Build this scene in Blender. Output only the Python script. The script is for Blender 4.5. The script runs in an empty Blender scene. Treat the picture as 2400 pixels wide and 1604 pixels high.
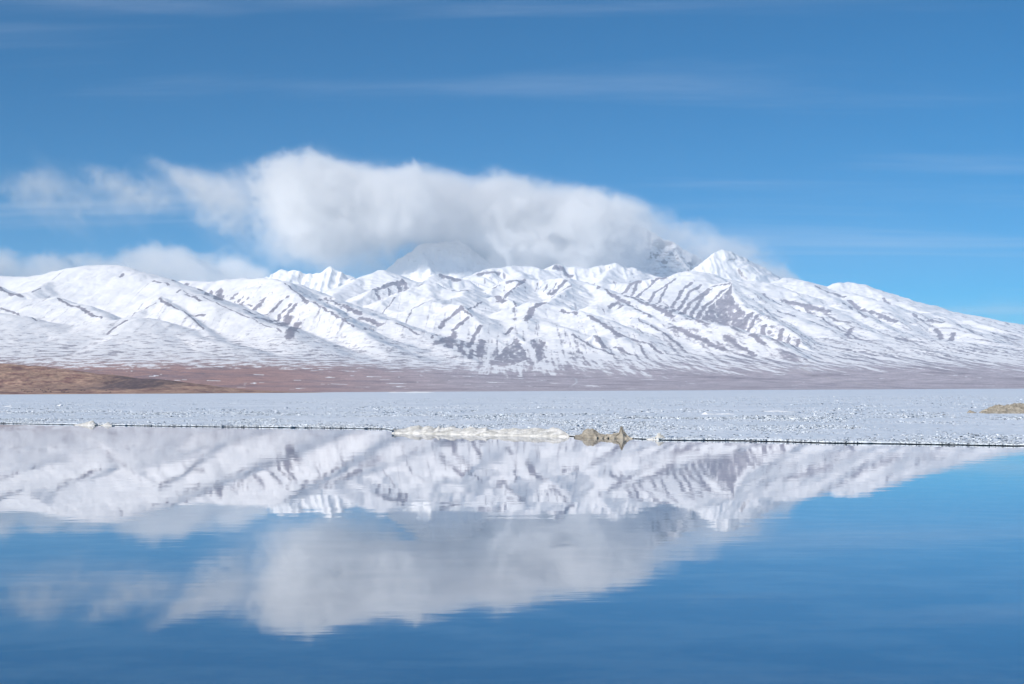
import bpy, bmesh, math, random
import numpy as np
from mathutils import Vector, Matrix

random.seed(7)
RNG = np.random.default_rng(11)
scene = bpy.context.scene
COL = scene.collection

# ------------------------------------------------------------------ camera
FPX, CX, CY = 3333.3, 1200.0, 802.0        # lens in pixels of the 2400x1604 photograph
CAM_Z = 1.6
PITCH = math.atan(114.5 / FPX)
ROLL = math.atan(-0.0050)
fw = np.array([0, math.cos(PITCH), math.sin(PITCH)])
up0 = np.array([0, -math.sin(PITCH), math.cos(PITCH)])
rt0 = np.array([1.0, 0, 0])
RT = math.cos(ROLL) * rt0 + math.sin(ROLL) * up0
UP = -math.sin(ROLL) * rt0 + math.cos(ROLL) * up0
cd = bpy.data.cameras.new('camera')
cam = bpy.data.objects.new('camera', cd)
COL.objects.link(cam)
cd.sensor_width = 36.0
cd.lens = 50.0
cd.clip_start = 0.1
cd.clip_end = 200000.0
M = Matrix(((RT[0], UP[0], -fw[0], 0), (RT[1], UP[1], -fw[1], 0), (RT[2], UP[2], -fw[2], CAM_Z), (0, 0, 0, 1)))
cam.matrix_world = M
scene.camera = cam

# ------------------------------------------------------------------ light
SUN_EL = math.radians(34)
SUN_DIR = np.array([-0.80, -0.60])          # where the sun stands, seen from above (camera looks along +y)
SUN_DIR = SUN_DIR / np.linalg.norm(SUN_DIR)
world = bpy.data.worlds.new('World')
scene.world = world
world.use_nodes = True
wn, wl = world.node_tree.nodes, world.node_tree.links
wn.clear()
w_out = wn.new('ShaderNodeOutputWorld')
w_bg = wn.new('ShaderNodeBackground')
w_bg.inputs['Strength'].default_value = 0.101
sky = wn.new('ShaderNodeTexSky')
sky.sky_type = 'NISHITA'
sky.sun_disc = False
sky.sun_elevation = SUN_EL
sky.sun_rotation = math.atan2(SUN_DIR[0], SUN_DIR[1])
sky.altitude = 4600
sky.air_density = 1.0
sky.dust_density = 0.2
sky.ozone_density = 1.5
# thin cirrus veil: a high layer met by the view ray, so it goes on over the whole sky
tc = wn.new('ShaderNodeTexCoord')
sep = wn.new('ShaderNodeSeparateXYZ')
wl.new(tc.outputs['Generated'], sep.inputs[0])


def wmath(op, a, b=None, c=None):
    n = wn.new('ShaderNodeMath')
    n.operation = op
    for i, v in enumerate((a, b, c)):
        if v is None:
            continue
        if isinstance(v, (int, float)):
            n.inputs[i].default_value = v
        else:
            wl.new(v, n.inputs[i])
    return n.outputs[0]


zz = wmath('MAXIMUM', wmath('ADD', sep.outputs['Z'], 0.05), 0.03)
lx = wmath('DIVIDE', sep.outputs['X'], zz)
ly = wmath('DIVIDE', sep.outputs['Y'], zz)
cmb = wn.new('ShaderNodeCombineXYZ')
wl.new(wmath('MULTIPLY', lx, 0.30), cmb.inputs[0])
wl.new(wmath('MULTIPLY', ly, 1.25), cmb.inputs[1])
cir = wn.new('ShaderNodeTexNoise')
cir.inputs['Scale'].default_value = 1.0
cir.inputs['Detail'].default_value = 7.0
cir.inputs['Roughness'].default_value = 0.55
cir.inputs['Distortion'].default_value = 0.35
wl.new(cmb.outputs[0], cir.inputs['Vector'])
cr = wn.new('ShaderNodeMapRange')
cr.interpolation_type = 'SMOOTHSTEP'
cr.inputs['From Min'].default_value = 0.50
cr.inputs['From Max'].default_value = 0.80
cr.inputs['To Max'].default_value = 0.36
wl.new(cir.outputs['Fac'], cr.inputs['Value'])
wmix = wn.new('ShaderNodeMix')
wmix.data_type = 'RGBA'
wl.new(cr.outputs[0], wmix.inputs['Factor'])
hsv = wn.new('ShaderNodeHueSaturation')
hsv.inputs['Hue'].default_value = 0.494
hsv.inputs['Saturation'].default_value = 2.35
wl.new(sky.outputs[0], hsv.inputs['Color'])
wl.new(hsv.outputs[0], wmix.inputs['A'])
wmix.inputs['B'].default_value = (6.6, 7.4, 8.6, 1)
wl.new(wmix.outputs['Result'], w_bg.inputs['Color'])
wl.new(w_bg.outputs[0], w_out.inputs[0])

sl = bpy.data.lights.new('sun', 'SUN')
sl.energy = 5.0
sl.angle = math.radians(0.5)
sl.color = (1.0, 0.94, 0.87)
sun = bpy.data.objects.new('sun', sl)
COL.objects.link(sun)
sv = Vector((SUN_DIR[0] * math.cos(SUN_EL), SUN_DIR[1] * math.cos(SUN_EL), math.sin(SUN_EL)))
sun.rotation_euler = sv.to_track_quat('Z', 'Y').to_euler()
sun.location = (0, -30, 50)

scene.view_settings.view_transform = 'Standard'
scene.view_settings.look = 'None'
scene.view_settings.exposure = 0.0
scene.view_settings.gamma = 1.0
scene.view_settings.use_curve_mapping = False
scene.render.engine = 'CYCLES'
cy = scene.cycles
cy.use_denoising = True
try:
    cy.denoiser = 'OPENIMAGEDENOISE'
except Exception:
    pass
cy.max_bounces = 9
cy.diffuse_bounces = 2
cy.glossy_bounces = 2
cy.transmission_bounces = 2
cy.volume_bounces = 6
cy.transparent_max_bounces = 8
cy.caustics_reflective = False
cy.caustics_refractive = False
cy.use_adaptive_sampling = True
cy.adaptive_threshold = 0.02

# ------------------------------------------------------------------ helpers


def ray(x, y):
    """direction through a pixel of the photograph, scaled to y = 1"""
    d = FPX * fw + (x - CX) * RT + (CY - y) * UP
    return d / d[1]


def at(x, y, Y):
    d = ray(x, y) * Y
    return np.array([d[0], d[1], d[2] + CAM_Z])


def ground(x, y, z=0.0):
    d = ray(x, y)
    t = (z - CAM_Z) / d[2]
    return np.array([d[0] * t, d[1] * t, z])


def tag(o, label=None, cat=None, group=None, kind=None):
    if label:
        o['label'] = label
    if cat:
        o['category'] = cat
    if group:
        o['group'] = group
    if kind:
        o['kind'] = kind
    return o


def mesh_obj(name, verts, faces, mat, smooth=True, parent=None):
    me = bpy.data.meshes.new(name)
    verts = np.asarray(verts, dtype=np.float32)
    faces = np.asarray(faces, dtype=np.int32)
    k = faces.shape[1]
    me.vertices.add(len(verts))
    me.vertices.foreach_set('co', verts.ravel())
    me.loops.add(faces.size)
    me.loops.foreach_set('vertex_index', faces.ravel())
    me.polygons.add(len(faces))
    me.polygons.foreach_set('loop_start', np.arange(0, faces.size, k, dtype=np.int32))
    me.polygons.foreach_set('loop_total', np.full(len(faces), k, dtype=np.int32))
    me.update(calc_edges=True)
    if smooth:
        me.polygons.foreach_set('use_smooth', np.ones(len(faces), dtype=bool))
    if mat:
        me.materials.append(mat)
    o = bpy.data.objects.new(name, me)
    COL.objects.link(o)
    if parent:
        o.parent = parent
    return o


def grid_faces(nr, nc, keep=None):
    i = np.arange(nr * nc).reshape(nr, nc)
    f = np.stack([i[:-1, :-1], i[:-1, 1:], i[1:, 1:], i[1:, :-1]], -1)
    if keep is not None:
        return f[keep]
    return f.reshape(-1, 4)


def set_attr(o, name, arr, typ='FLOAT'):
    a = o.data.attributes.new(name, typ, 'POINT')
    if typ == 'FLOAT':
        a.data.foreach_set('value', np.ascontiguousarray(arr, dtype=np.float32).ravel())
    else:
        a.data.foreach_set('color', np.ascontiguousarray(arr, dtype=np.float32).ravel())


_perm = RNG.permutation(256).astype(np.int32)
_perm = np.concatenate([_perm, _perm, _perm])
_ang = RNG.random(256).astype(np.float32) * 2 * np.pi
_gx, _gy = np.cos(_ang), np.sin(_ang)
_g3 = RNG.normal(size=(256, 3)).astype(np.float32)
_g3 /= np.linalg.norm(_g3, axis=1)[:, None]


def noise2(x, y):
    x = np.asarray(x, dtype=np.float32)
    y = np.asarray(y, dtype=np.float32)
    xf, yf = np.floor(x), np.floor(y)
    xi, yi = xf.astype(np.int32) & 255, yf.astype(np.int32) & 255
    dx, dy = x - xf, y - yf
    u, v = dx * dx * dx * (dx * (dx * 6 - 15) + 10), dy * dy * dy * (dy * (dy * 6 - 15) + 10)

    def g(ix, iy, ax, ay):
        h = _perm[_perm[ix] + iy]
        return _gx[h] * ax + _gy[h] * ay
    a = g(xi, yi, dx, dy)
    b = g((xi + 1) & 255, yi, dx - 1, dy)
    c = g(xi, (yi + 1) & 255, dx, dy - 1)
    d = g((xi + 1) & 255, (yi + 1) & 255, dx - 1, dy - 1)
    return (a + u * (b - a) + v * ((c + u * (d - c)) - (a + u * (b - a)))) * 1.5


def noise3(x, y, z):
    xf, yf, zf = np.floor(x), np.floor(y), np.floor(z)
    xi, yi, zi = (xf.astype(np.int32) & 255), (yf.astype(np.int32) & 255), (zf.astype(np.int32) & 255)
    dx, dy, dz = x - xf, y - yf, z - zf
    u, v, w = (t * t * t * (t * (t * 6 - 15) + 10) for t in (dx, dy, dz))

    def g(i, j, k):
        h = _perm[_perm[_perm[(xi + i) & 255] + ((yi + j) & 255)] + ((zi + k) & 255)]
        q = _g3[h]
        return q[..., 0] * (dx - i) + q[..., 1] * (dy - j) + q[..., 2] * (dz - k)
    c00 = g(0, 0, 0) * (1 - u) + g(1, 0, 0) * u
    c10 = g(0, 1, 0) * (1 - u) + g(1, 1, 0) * u
    c01 = g(0, 0, 1) * (1 - u) + g(1, 0, 1) * u
    c11 = g(0, 1, 1) * (1 - u) + g(1, 1, 1) * u
    return ((c00 * (1 - v) + c10 * v) * (1 - w) + (c01 * (1 - v) + c11 * v) * w) * 1.5


def fbm(x, y, n=4, gain=0.5, lac=2.03, ridged=False):
    s, a, t = 0.0, 1.0, 0.0
    for i in range(n):
        v = noise2(x + 17.3 * i, y - 9.1 * i)
        if ridged:
            v = 1 - 2 * np.abs(v)
        s = s + a * v
        t += a
        a *= gain
        x = x * lac
        y = y * lac
    return s / t


def sstep(a, b, x):
    t = np.clip((x - a) / (b - a), 0, 1)
    return t * t * (3 - 2 * t)


def new_mat(name):
    m = bpy.data.materials.new(name)
    m.use_nodes = True
    m.node_tree.nodes.clear()
    return m, m.node_tree.nodes, m.node_tree.links


def nd(nodes, typ, **kw):
    n = nodes.new(typ)
    for k, v in kw.items():
        setattr(n, k, v)
    return n


# ------------------------------------------------------------------ materials
def terrain_material():
    m, n, l = new_mat('snow_and_rock')
    out = nd(n, 'ShaderNodeOutputMaterial')
    bs = nd(n, 'ShaderNodeBsdfPrincipled')
    bs.inputs['Roughness'].default_value = 0.75
    bs.inputs['Specular IOR Level'].default_value = 0.15
    rock = nd(n, 'ShaderNodeAttribute', attribute_name='rock')
    rcol = nd(n, 'ShaderNodeAttribute', attribute_name='rockcol')
    geo = nd(n, 'ShaderNodeNewGeometry')
    nz = nd(n, 'ShaderNodeTexNoise')
    nz.inputs['Scale'].default_value = 0.035
    nz.inputs['Detail'].default_value = 5
    nz.inputs['Roughness'].default_value = 0.65
    l.new(geo.outputs['Position'], nz.inputs['Vector'])
    add = nd(n, 'ShaderNodeMath', operation='MULTIPLY_ADD')
    l.new(nz.outputs['Fac'], add.inputs[0])
    add.inputs[1].default_value = 0.9
    add.inputs[2].default_value = -0.45
    ad2 = nd(n, 'ShaderNodeMath', operation='ADD')
    l.new(rock.outputs['Fac'], ad2.inputs[0])
    l.new(add.outputs[0], ad2.inputs[1])
    mr = nd(n, 'ShaderNodeMapRange', interpolation_type='SMOOTHSTEP')
    mr.inputs['From Min'].default_value = 0.24
    mr.inputs['From Max'].default_value = 0.80
    l.new(ad2.outputs[0], mr.inputs['Value'])
    # rock colour with its own mottling
    mot = nd(n, 'ShaderNodeMapRange')
    mot.inputs['From Min'].default_value = 0.3
    mot.inputs['From Max'].default_value = 0.7
    mot.inputs['To Min'].default_value = 0.72
    mot.inputs['To Max'].default_value = 1.25
    nz2 = nd(n, 'ShaderNodeTexNoise')
    nz2.inputs['Scale'].default_value = 0.012
    nz2.inputs['Detail'].default_value = 6
    l.new(geo.outputs['Position'], nz2.inputs['Vector'])
    l.new(nz2.outputs['Fac'], mot.inputs['Value'])
    nz3 = nd(n, 'ShaderNodeTexNoise')
    nz3.inputs['Scale'].default_value = 0.11
    nz3.inputs['Detail'].default_value = 5
    nz3.inputs['Roughness'].default_value = 0.7
    l.new(geo.outputs['Position'], nz3.inputs['Vector'])
    mo3 = nd(n, 'ShaderNodeMapRange')
    mo3.inputs['From Min'].default_value = 0.36
    mo3.inputs['From Max'].default_value = 0.62
    mo3.inputs['To Min'].default_value = 0.5
    mo3.inputs['To Max'].default_value = 1.15
    l.new(nz3.outputs['Fac'], mo3.inputs['Value'])
    mm = nd(n, 'ShaderNodeMath', operation='MULTIPLY')
    l.new(mot.outputs[0], mm.inputs[0])
    l.new(mo3.outputs[0], mm.inputs[1])
    rc = nd(n, 'ShaderNodeVectorMath', operation='SCALE')
    l.new(rcol.outputs['Color'], rc.inputs[0])
    l.new(mm.outputs[0], rc.inputs['Scale'])
    mix = nd(n, 'ShaderNodeMix', data_type='RGBA')
    l.new(mr.outputs[0], mix.inputs['Factor'])
    mix.inputs['A'].default_value = (0.90, 0.885, 0.88, 1)
    l.new(rc.outputs[0], mix.inputs['B'])
    l.new(mix.outputs['Result'], bs.inputs['Base Color'])
    bp = nd(n, 'ShaderNodeBump')
    bp.inputs['Strength'].default_value = 0.5
    bp.inputs['Distance'].default_value = 4.0
    l.new(nz.outputs['Fac'], bp.inputs['Height'])
    l.new(bp.outputs[0], bs.inputs['Normal'])
    l.new(bs.outputs[0], out.inputs[0])
    return m


MAT_TERRAIN = terrain_material()

# ------------------------------------------------------------------ terrain
# ridges traced as (photo x, photo y, distance in km); each becomes a crest standing at its own distance
RIDGES = [
    # left massif
    dict(p=[(-260, 655, 13.9), (-120, 648, 13.6), (0, 650, 13.4), (60, 650, 13.3), (110, 643, 13.25), (147, 635, 13.2), (191, 626, 13.1), (228, 621, 13.0), (260, 623, 12.9), (293, 628, 12.8), (344, 642, 12.5), (375, 654, 12.3), (402, 664, 12.0), (426, 678, 11.7), (470, 693, 11.3), (532, 720, 10.8), (597, 747, 10.4), (648, 770, 10.0), (676, 790, 9.7)], s=0.52, r=170),
    dict(p=[(-120, 668, 12.2), (0, 673, 12.0), (17, 683, 11.9), (43, 689, 11.8), (75, 683, 11.9), (95, 673, 12.1), (120, 662, 12.5)], s=0.5, r=30),
    dict(p=[(-140, 716, 11.2), (0, 709, 11.3), (34, 706, 11.3), (85, 700, 11.3), (119, 698, 11.3), (136, 699, 11.2), (170, 711, 11.0), (205, 721, 10.7), (239, 738, 10.4), (256, 752, 10.1), (266, 770, 9.8)], s=0.45, r=60),
    dict(p=[(375, 699, 11.2), (409, 720, 10.8), (443, 744, 10.4), (477, 771, 10.0), (500, 795, 9.6)], s=0.48, r=30),
    dict(p=[(378, 699, 11.2), (352, 716, 11.0), (325, 731, 10.8)], s=0.45, r=30),
    dict(p=[(250, 790, 9.7), (275, 765, 10.0), (300, 750, 10.1), (327, 744, 10.1), (375, 758, 10.0), (426, 782, 9.7), (511, 802, 9.3)], s=0.34, r=120),
    dict(p=[(-160, 745, 10.4), (0, 735, 10.4), (40, 742, 10.2), (90, 760, 10.0), (160, 785, 9.6), (230, 806, 9.3)], s=0.3, r=120),
    # second massif with the sharp prow
    dict(p=[(330, 664, 14.3), (402, 659, 14.0), (443, 660, 13.9), (494, 661, 13.8), (530, 657, 13.75), (559, 654, 13.7), (600, 655, 13.5), (631, 655, 13.3), (661, 661, 13.0), (702, 691, 12.2), (764, 725, 11.4), (832, 766, 10.6), (880, 800, 10.0)], s=0.52, r=35, rib=26, ribw=190),
    dict(p=[(662, 662, 13.0), (678, 705, 12.45), (692, 745, 11.9), (697, 785, 11.2)], s=0.5, r=60),
    dict(p=[(690, 668, 13.8), (764, 699, 13.0), (805, 715, 12.6), (849, 737, 12.1), (924, 756, 11.5), (982, 783, 11.0), (1043, 817, 10.5), (1105, 846, 10.0), (1150, 864, 9.6)], s=0.40, r=90),
    # middle massifs
    dict(p=[(740, 712, 14.2), (770, 700, 14.5), (818, 664, 15.3), (850, 652, 15.6), (875, 642, 15.7), (899, 635, 15.8), (924, 641, 15.9), (948, 652, 16.0), (1000, 680, 16.0)], s=0.5, r=40),
    dict(p=[(815, 722, 13.8), (850, 698, 14.2), (893, 672, 14.6), (915, 661, 14.8), (942, 656, 14.9), (965, 660, 14.9), (986, 661, 15.0), (1000, 653, 15.1), (1033, 642, 15.3), (1070, 651, 15.3), (1091, 656, 15.3)], s=0.55, r=15, rib=22, ribw=110, crag=9),
    dict(p=[(850, 737, 13.3), (871, 726, 13.4), (925, 696, 13.8), (969, 677, 14.0), (997, 667, 14.1), (1023, 667, 14.1), (1050, 676, 14.0), (1080, 684, 13.9), (1093, 679, 14.1), (1100, 674, 14.4)], s=0.5, r=30),
    dict(p=[(997, 668, 14.1), (1012, 688, 13.8), (1018, 705, 13.4)], s=0.5, r=30),
    dict(p=[(900, 760, 12.6), (920, 749, 12.8), (965, 724, 12.9), (1008, 704, 12.9), (1022, 707, 12.8), (1042, 711, 12.7), (1076, 720, 12.4), (1091, 728, 12.3), (1106, 741, 12.1), (1127, 758, 11.9)], s=0.5, r=20),
    dict(p=[(1012, 705, 12.9), (1055, 702, 13.2), (1080, 694, 13.5), (1095, 680, 14.0)], s=0.45, r=30),
    dict(p=[(975, 790, 11.8), (997, 776, 12.0), (1031, 779, 12.0), (1063, 778, 12.0), (1090, 772, 12.0), (1123, 760, 12.0), (1136, 771, 11.9), (1157, 792, 11.6), (1180, 808, 11.3)], s=0.55, r=12, rib=24, ribw=75, crag=4),
    dict(p=[(1123, 761, 12.0), (1136, 790, 11.65), (1142, 815, 11.35), (1147, 848, 10.8)], s=0.5, r=15),
    dict(p=[(1138, 856, 10.7), (1160, 833, 11.0), (1182, 811, 11.3), (1212, 788, 11.6), (1229, 799, 11.4), (1244, 818, 11.15), (1253, 842, 10.8)], s=0.55, r=8, rib=15, ribw=60, crag=4),
    dict(p=[(1212, 789, 11.6), (1223, 779, 11.9), (1215, 766, 12.3), (1230, 752, 12.7)], s=0.4, r=25),
    dict(p=[(1235, 803, 11.3), (1261, 791, 11.5), (1278, 801, 11.4), (1319, 824, 11.0), (1360, 848, 10.6)], s=0.5, r=12, rib=12, ribw=70),
    # back crest
    dict(p=[(1060, 672, 16.3), (1091, 656, 16.5), (1121, 638, 16.7), (1148, 632, 16.8), (1195, 627, 16.9), (1208, 626, 17.0), (1249, 625, 17.0), (1266, 632, 17.0), (1283, 631, 17.1), (1298, 622, 17.2), (1315, 625, 17.2), (1340, 629, 17.2), (1381, 631, 17.2), (1417, 623, 17.2), (1447, 620, 17.2), (1458, 627, 17.2), (1479, 626, 17.2), (1502, 638, 17.2), (1545, 651, 17.0), (1600, 680, 16.8)], s=0.55, r=25, rib=28, ribw=150, crag=8),
    dict(p=[(1447, 621, 17.2), (1425, 640, 16.8), (1405, 665, 16.3)], s=0.55, r=20),
    dict(p=[(1208, 627, 17.0), (1222, 645, 16.5), (1229, 655, 16.0)], s=0.5, r=60),
    dict(p=[(1140, 690, 14.8), (1157, 677, 15.0), (1182, 661, 15.2), (1212, 656, 15.2), (1229, 655, 15.3), (1276, 655, 15.3), (1310, 656, 15.2), (1327, 656, 15.1), (1340, 672, 14.8), (1308, 697, 14.2), (1285, 712, 13.8)], s=0.55, r=12, rib=20, ribw=80),
    dict(p=[(1229, 656, 15.3), (1210, 675, 14.8), (1189, 691, 14.3)], s=0.5, r=12),
    dict(p=[(1327, 652, 15.4), (1355, 656, 15.4), (1385, 668, 15.2), (1407, 675, 15.0), (1428, 685, 14.7), (1466, 693, 14.3), (1492, 704, 14.0), (1520, 713, 13.7), (1545, 719, 13.4), (1577, 736, 12.9), (1603, 745, 12.6), (1641, 752, 12.2), (1679, 759, 11.9), (1722, 771, 11.5), (1758, 782, 11.2), (1800, 796, 10.9), (1831, 816, 10.6), (1870, 838, 10.2)], s=0.48, r=60),
    dict(p=[(1085, 731, 13.4), (1099, 724, 13.5), (1127, 709, 13.7), (1165, 693, 13.8), (1182, 697, 13.7), (1200, 707, 13.5), (1214, 719, 13.3)], s=0.5, r=12),
    dict(p=[(1205, 747, 12.6), (1229, 720, 12.9), (1251, 708, 13.0), (1274, 710, 13.0), (1300, 717, 12.9), (1338, 728, 12.7), (1381, 741, 12.3), (1407, 758, 12.0), (1445, 777, 11.6), (1475, 805, 11.1), (1500, 825, 10.8)], s=0.42, r=50),
    dict(p=[(1251, 709, 13.0), (1240, 735, 12.5), (1225, 755, 12.1)], s=0.42, r=30),
    dict(p=[(1395, 718, 13.6), (1419, 711, 13.8), (1445, 710, 13.8), (1470, 721, 13.5), (1530, 747, 12.8), (1577, 764, 12.3), (1630, 788, 11.7), (1684, 813, 11.1), (1720, 834, 10.7)], s=0.42, r=45),
    dict(p=[(1385, 741, 12.6), (1436, 758, 12.1), (1483, 781, 11.6), (1524, 805, 11.1), (1560, 832, 10.7)], s=0.36, r=50),
    dict(p=[(1492, 749, 12.7), (1534, 768, 12.2), (1566, 792, 11.7), (1598, 817, 11.1), (1632, 834, 10.8)], s=0.36, r=50),
    dict(p=[(1265, 756, 12.2), (1300, 762, 12.0), (1326, 775, 11.7), (1364, 798, 11.3), (1407, 819, 10.9), (1452, 842, 10.5)], s=0.38, r=50),
    dict(p=[(1640, 760, 12.3), (1662, 768, 11.9), (1705, 788, 11.4), (1748, 813, 10.9), (1795, 841, 10.4)], s=0.36, r=45),
    dict(p=[(1380, 800, 11.2), (1396, 786, 11.35), (1412, 805, 11.1), (1424, 822, 10.9)], s=0.5, r=12),
    # right massif
    dict(p=[(1380, 680, 16.4), (1402, 672, 16.4), (1436, 668, 16.3), (1481, 662, 16.2), (1496, 656, 16.1), (1530, 656, 16.1), (1562, 647, 16.1), (1583, 639, 16.1), (1605, 636, 16.1), (1622, 637, 16.0), (1632, 651, 15.8), (1641, 664, 15.6), (1669, 669, 15.4), (1694, 666, 15.2), (1715, 662, 15.0), (1718, 681, 14.7), (1726, 697, 14.4), (1737, 711, 14.1), (1748, 726, 13.7), (1769, 731, 13.4), (1800, 740, 13.0), (1838, 768, 12.2), (1872, 794, 11.5), (1893, 819, 11.0), (1935, 838, 10.5)], s=0.55, r=14, rib=34, ribw=150),
    dict(p=[(1622, 637, 16.0), (1700, 655, 16.2), (1766, 661, 16.2), (1801, 667, 16.1), (1828, 678, 15.9), (1866, 706, 15.3), (1902, 715, 14.9), (1933, 722, 14.6), (1964, 745, 13.9), (1994, 757, 13.4), (2030, 779, 12.7), (2081, 804, 12.0), (2184, 834, 11.2), (2260, 855, 10.6)], s=0.40, r=70),
    dict(p=[(1790, 680, 16.6), (1826, 669, 16.9), (1849, 661, 17.0), (1872, 657, 17.0), (1897, 668, 16.8), (1915, 680, 16.5), (1928, 692, 16.2), (1953, 704, 15.6), (1984, 723, 14.9), (2048, 754, 13.8), (2110, 785, 12.8), (2200, 818, 11.8)], s=0.42, r=35),
    dict(p=[(1840, 652, 18.0), (1895, 661, 18.0), (1941, 675, 18.0), (1969, 664, 17.9), (1990, 664, 17.9), (2012, 666, 17.8), (2043, 680, 17.5), (2069, 694, 17.2), (2120, 712, 16.7), (2171, 733, 16.2), (2196, 745, 15.9), (2235, 752, 15.6), (2273, 753, 15.4), (2299, 761, 15.2), (2337, 771, 14.9), (2375, 781, 14.6), (2400, 789, 14.4), (2480, 812, 13.9), (2600, 842, 13.2), (2760, 880, 12.5)], s=0.42, r=40, crag=4),
    dict(p=[(1940, 712, 15.8), (1969, 681, 16.4), (2005, 694, 16.0), (2056, 710, 15.4), (2081, 730, 14.8), (2104, 752, 14.2), (2150, 785, 13.2)], s=0.40, r=50),
    dict(p=[(2100, 775, 13.8), (2132, 763, 14.0), (2191, 749, 14.3), (2235, 766, 13.7), (2286, 786, 13.1), (2337, 804, 12.5), (2400, 816, 12.0), (2520, 845, 11.3)], s=0.36, r=60),
    dict(p=[(1990, 790, 12.6), (2060, 815, 11.9), (2140, 842, 11.2)], s=0.3, r=80),
    dict(p=[(1860, 745, 13.4), (1930, 775, 12.7), (2000, 812, 11.9), (2060, 838, 11.3)], s=0.34, r=60),
]

HILL = [dict(p=[(-330, 840, 2.75), (-120, 846, 2.75), (0, 853, 2.7), (51, 857, 2.7), (102, 868, 2.65), (153, 875, 2.62), (218, 877, 2.62), (286, 886, 2.58), (341, 889, 2.55), (375, 897, 2.52), (409, 909, 2.5), (428, 917, 2.48)], s=0.20, r=60, rib=0)]

NC = 1100
AT = np.linspace(-0.42, 0.42, NC).astype(np.float32)
YR = np.concatenate([np.linspace(1600, 3600, 130, endpoint=False), np.linspace(3600, 8400, 110, endpoint=False), np.linspace(8400, 18800, 610)]).astype(np.float32)
NR = len(YR)
YY, AA = np.meshgrid(YR, AT, indexing='ij')
XX = AA * YY


def base_height(x, y):
    a = x / y
    shore = 2050 + 3600 * sstep(-0.225, -0.15, a) + 1500 * sstep(-0.1, 0.3, a)
    sh = 5200 + 1700 * sstep(-0.2, 0.3, a)
    e = np.interp(y, [0, 5200, 6000, 7000, 8000, 9000, 10000, 12000, 14000, 16000, 40000], [-3, -1, 4, 15, 28, 40, 48, 57, 61, 62, 62]).astype(np.float32)
    # on the right the plain starts farther away and stays lower
    low = sstep(-0.05, 0.25, a)
    e2 = np.interp(y, [0, 6600, 7400, 8400, 9500, 11000, 13000, 16000, 40000], [-3, -1, 5, 16, 30, 44, 54, 60, 60]).astype(np.float32)
    z = (e * (1 - low) + e2 * low) / FPX * y
    near = np.where(y < 5200, np.clip((y - shore) * 0.012, -6, 5), 0)
    z = np.where(y < 5200, np.maximum(z, near), z)
    return z


def eval_ridges(ridges, X, Y, B, z, yr, at_, wx, wy, rr=3300):
    """smooth union of ridge crests with concave flanks over the base; also returns rib noise along the flanks"""
    ribv = np.zeros_like(z)
    WS, WD = X * 1.0, Y * 0.25
    for k, R in enumerate(ridges):
        P = np.array([at(*q[:2], q[2] * 1000) for q in R['p']], dtype=np.float32)
        y0, y1 = P[:, 1].min() - rr, P[:, 1].max() + rr
        i0, i1 = np.searchsorted(yr, y0), np.searchsorted(yr, y1)
        am, aM = (P[:, 0] / P[:, 1]).min() - rr / P[:, 1].min(), (P[:, 0] / P[:, 1]).max() + rr / P[:, 1].min()
        j0, j1 = np.searchsorted(at_, am), np.searchsorted(at_, aM)
        if i1 <= i0 or j1 <= j0:
            continue
        sl_ = (slice(i0, i1), slice(j0, j1))
        x, y = X[sl_] + wx[sl_], Y[sl_] + wy[sl_]
        best = np.full(x.shape, 1e18, dtype=np.float32)
        h = np.full(x.shape, -1e9, dtype=np.float32)
        Bs = B[sl_]
        r = R.get('r', 30)
        ss = np.zeros_like(x)
        s0 = 0.0
        for a, b in zip(P[:-1], P[1:]):
            d = b[:2] - a[:2]
            L2 = float(d @ d)
            t = np.clip(((x - a[0]) * d[0] + (y - a[1]) * d[1]) / L2, 0, 1)
            q = (x - a[0] - t * d[0]) ** 2 + (y - a[1] - t * d[1]) ** 2
            mk = q < best
            best = np.where(mk, q, best)
            zs = a[2] + t * (b[2] - a[2])
            K = np.maximum(1.12 * (zs - Bs) + 25, 30)
            h = np.maximum(h, zs - K * (1 - np.exp(-R['s'] * (np.sqrt(q + r * r) - r) / K)))
            L = math.sqrt(L2)
            ss = np.where(mk, s0 + t * L, ss)
            s0 += L
        d = np.sqrt(best)
        rib = R.get('rib', 9 if r < 100 else 0)
        if rib:
            w = R.get('ribw', 120)
            rv = 1 - 2 * np.abs(noise2(ss / w + k * 7.7, d / 2200.0 + k)) - 0.35 * np.abs(noise2(ss / w * 2.3 + 3.1, d / 900.0))
            env = np.clip(d / 120, 0, 1) * np.exp(-np.maximum(d - 500, 0) / 500)
            h = h + rib * (rv - 0.45) * env
        else:
            rv = None
        cg = R.get('crag', 0)
        if cg:
            h = h + cg * fbm(ss / 60 + k, d / 60, 3) * np.exp(-d / 250)
        zo = z[sl_]
        kk = 14.0
        hh = np.clip(0.5 + 0.5 * (h - zo) / kk, 0, 1)
        z[sl_] = zo * (1 - hh) + h * hh + kk * hh * (1 - hh)
        won = h > zo
        WS[sl_] = np.where(won, ss + 1731.0 * k, WS[sl_])
        WD[sl_] = np.where(won, d, WD[sl_])
        if rv is not None:
            ribv[sl_] = np.where(h > zo, rv * np.clip(d / 60, 0, 1), ribv[sl_])
        else:
            ribv[sl_] = np.where(h > zo + 5, 0, ribv[sl_])
    return z, ribv, WS, WD


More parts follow.
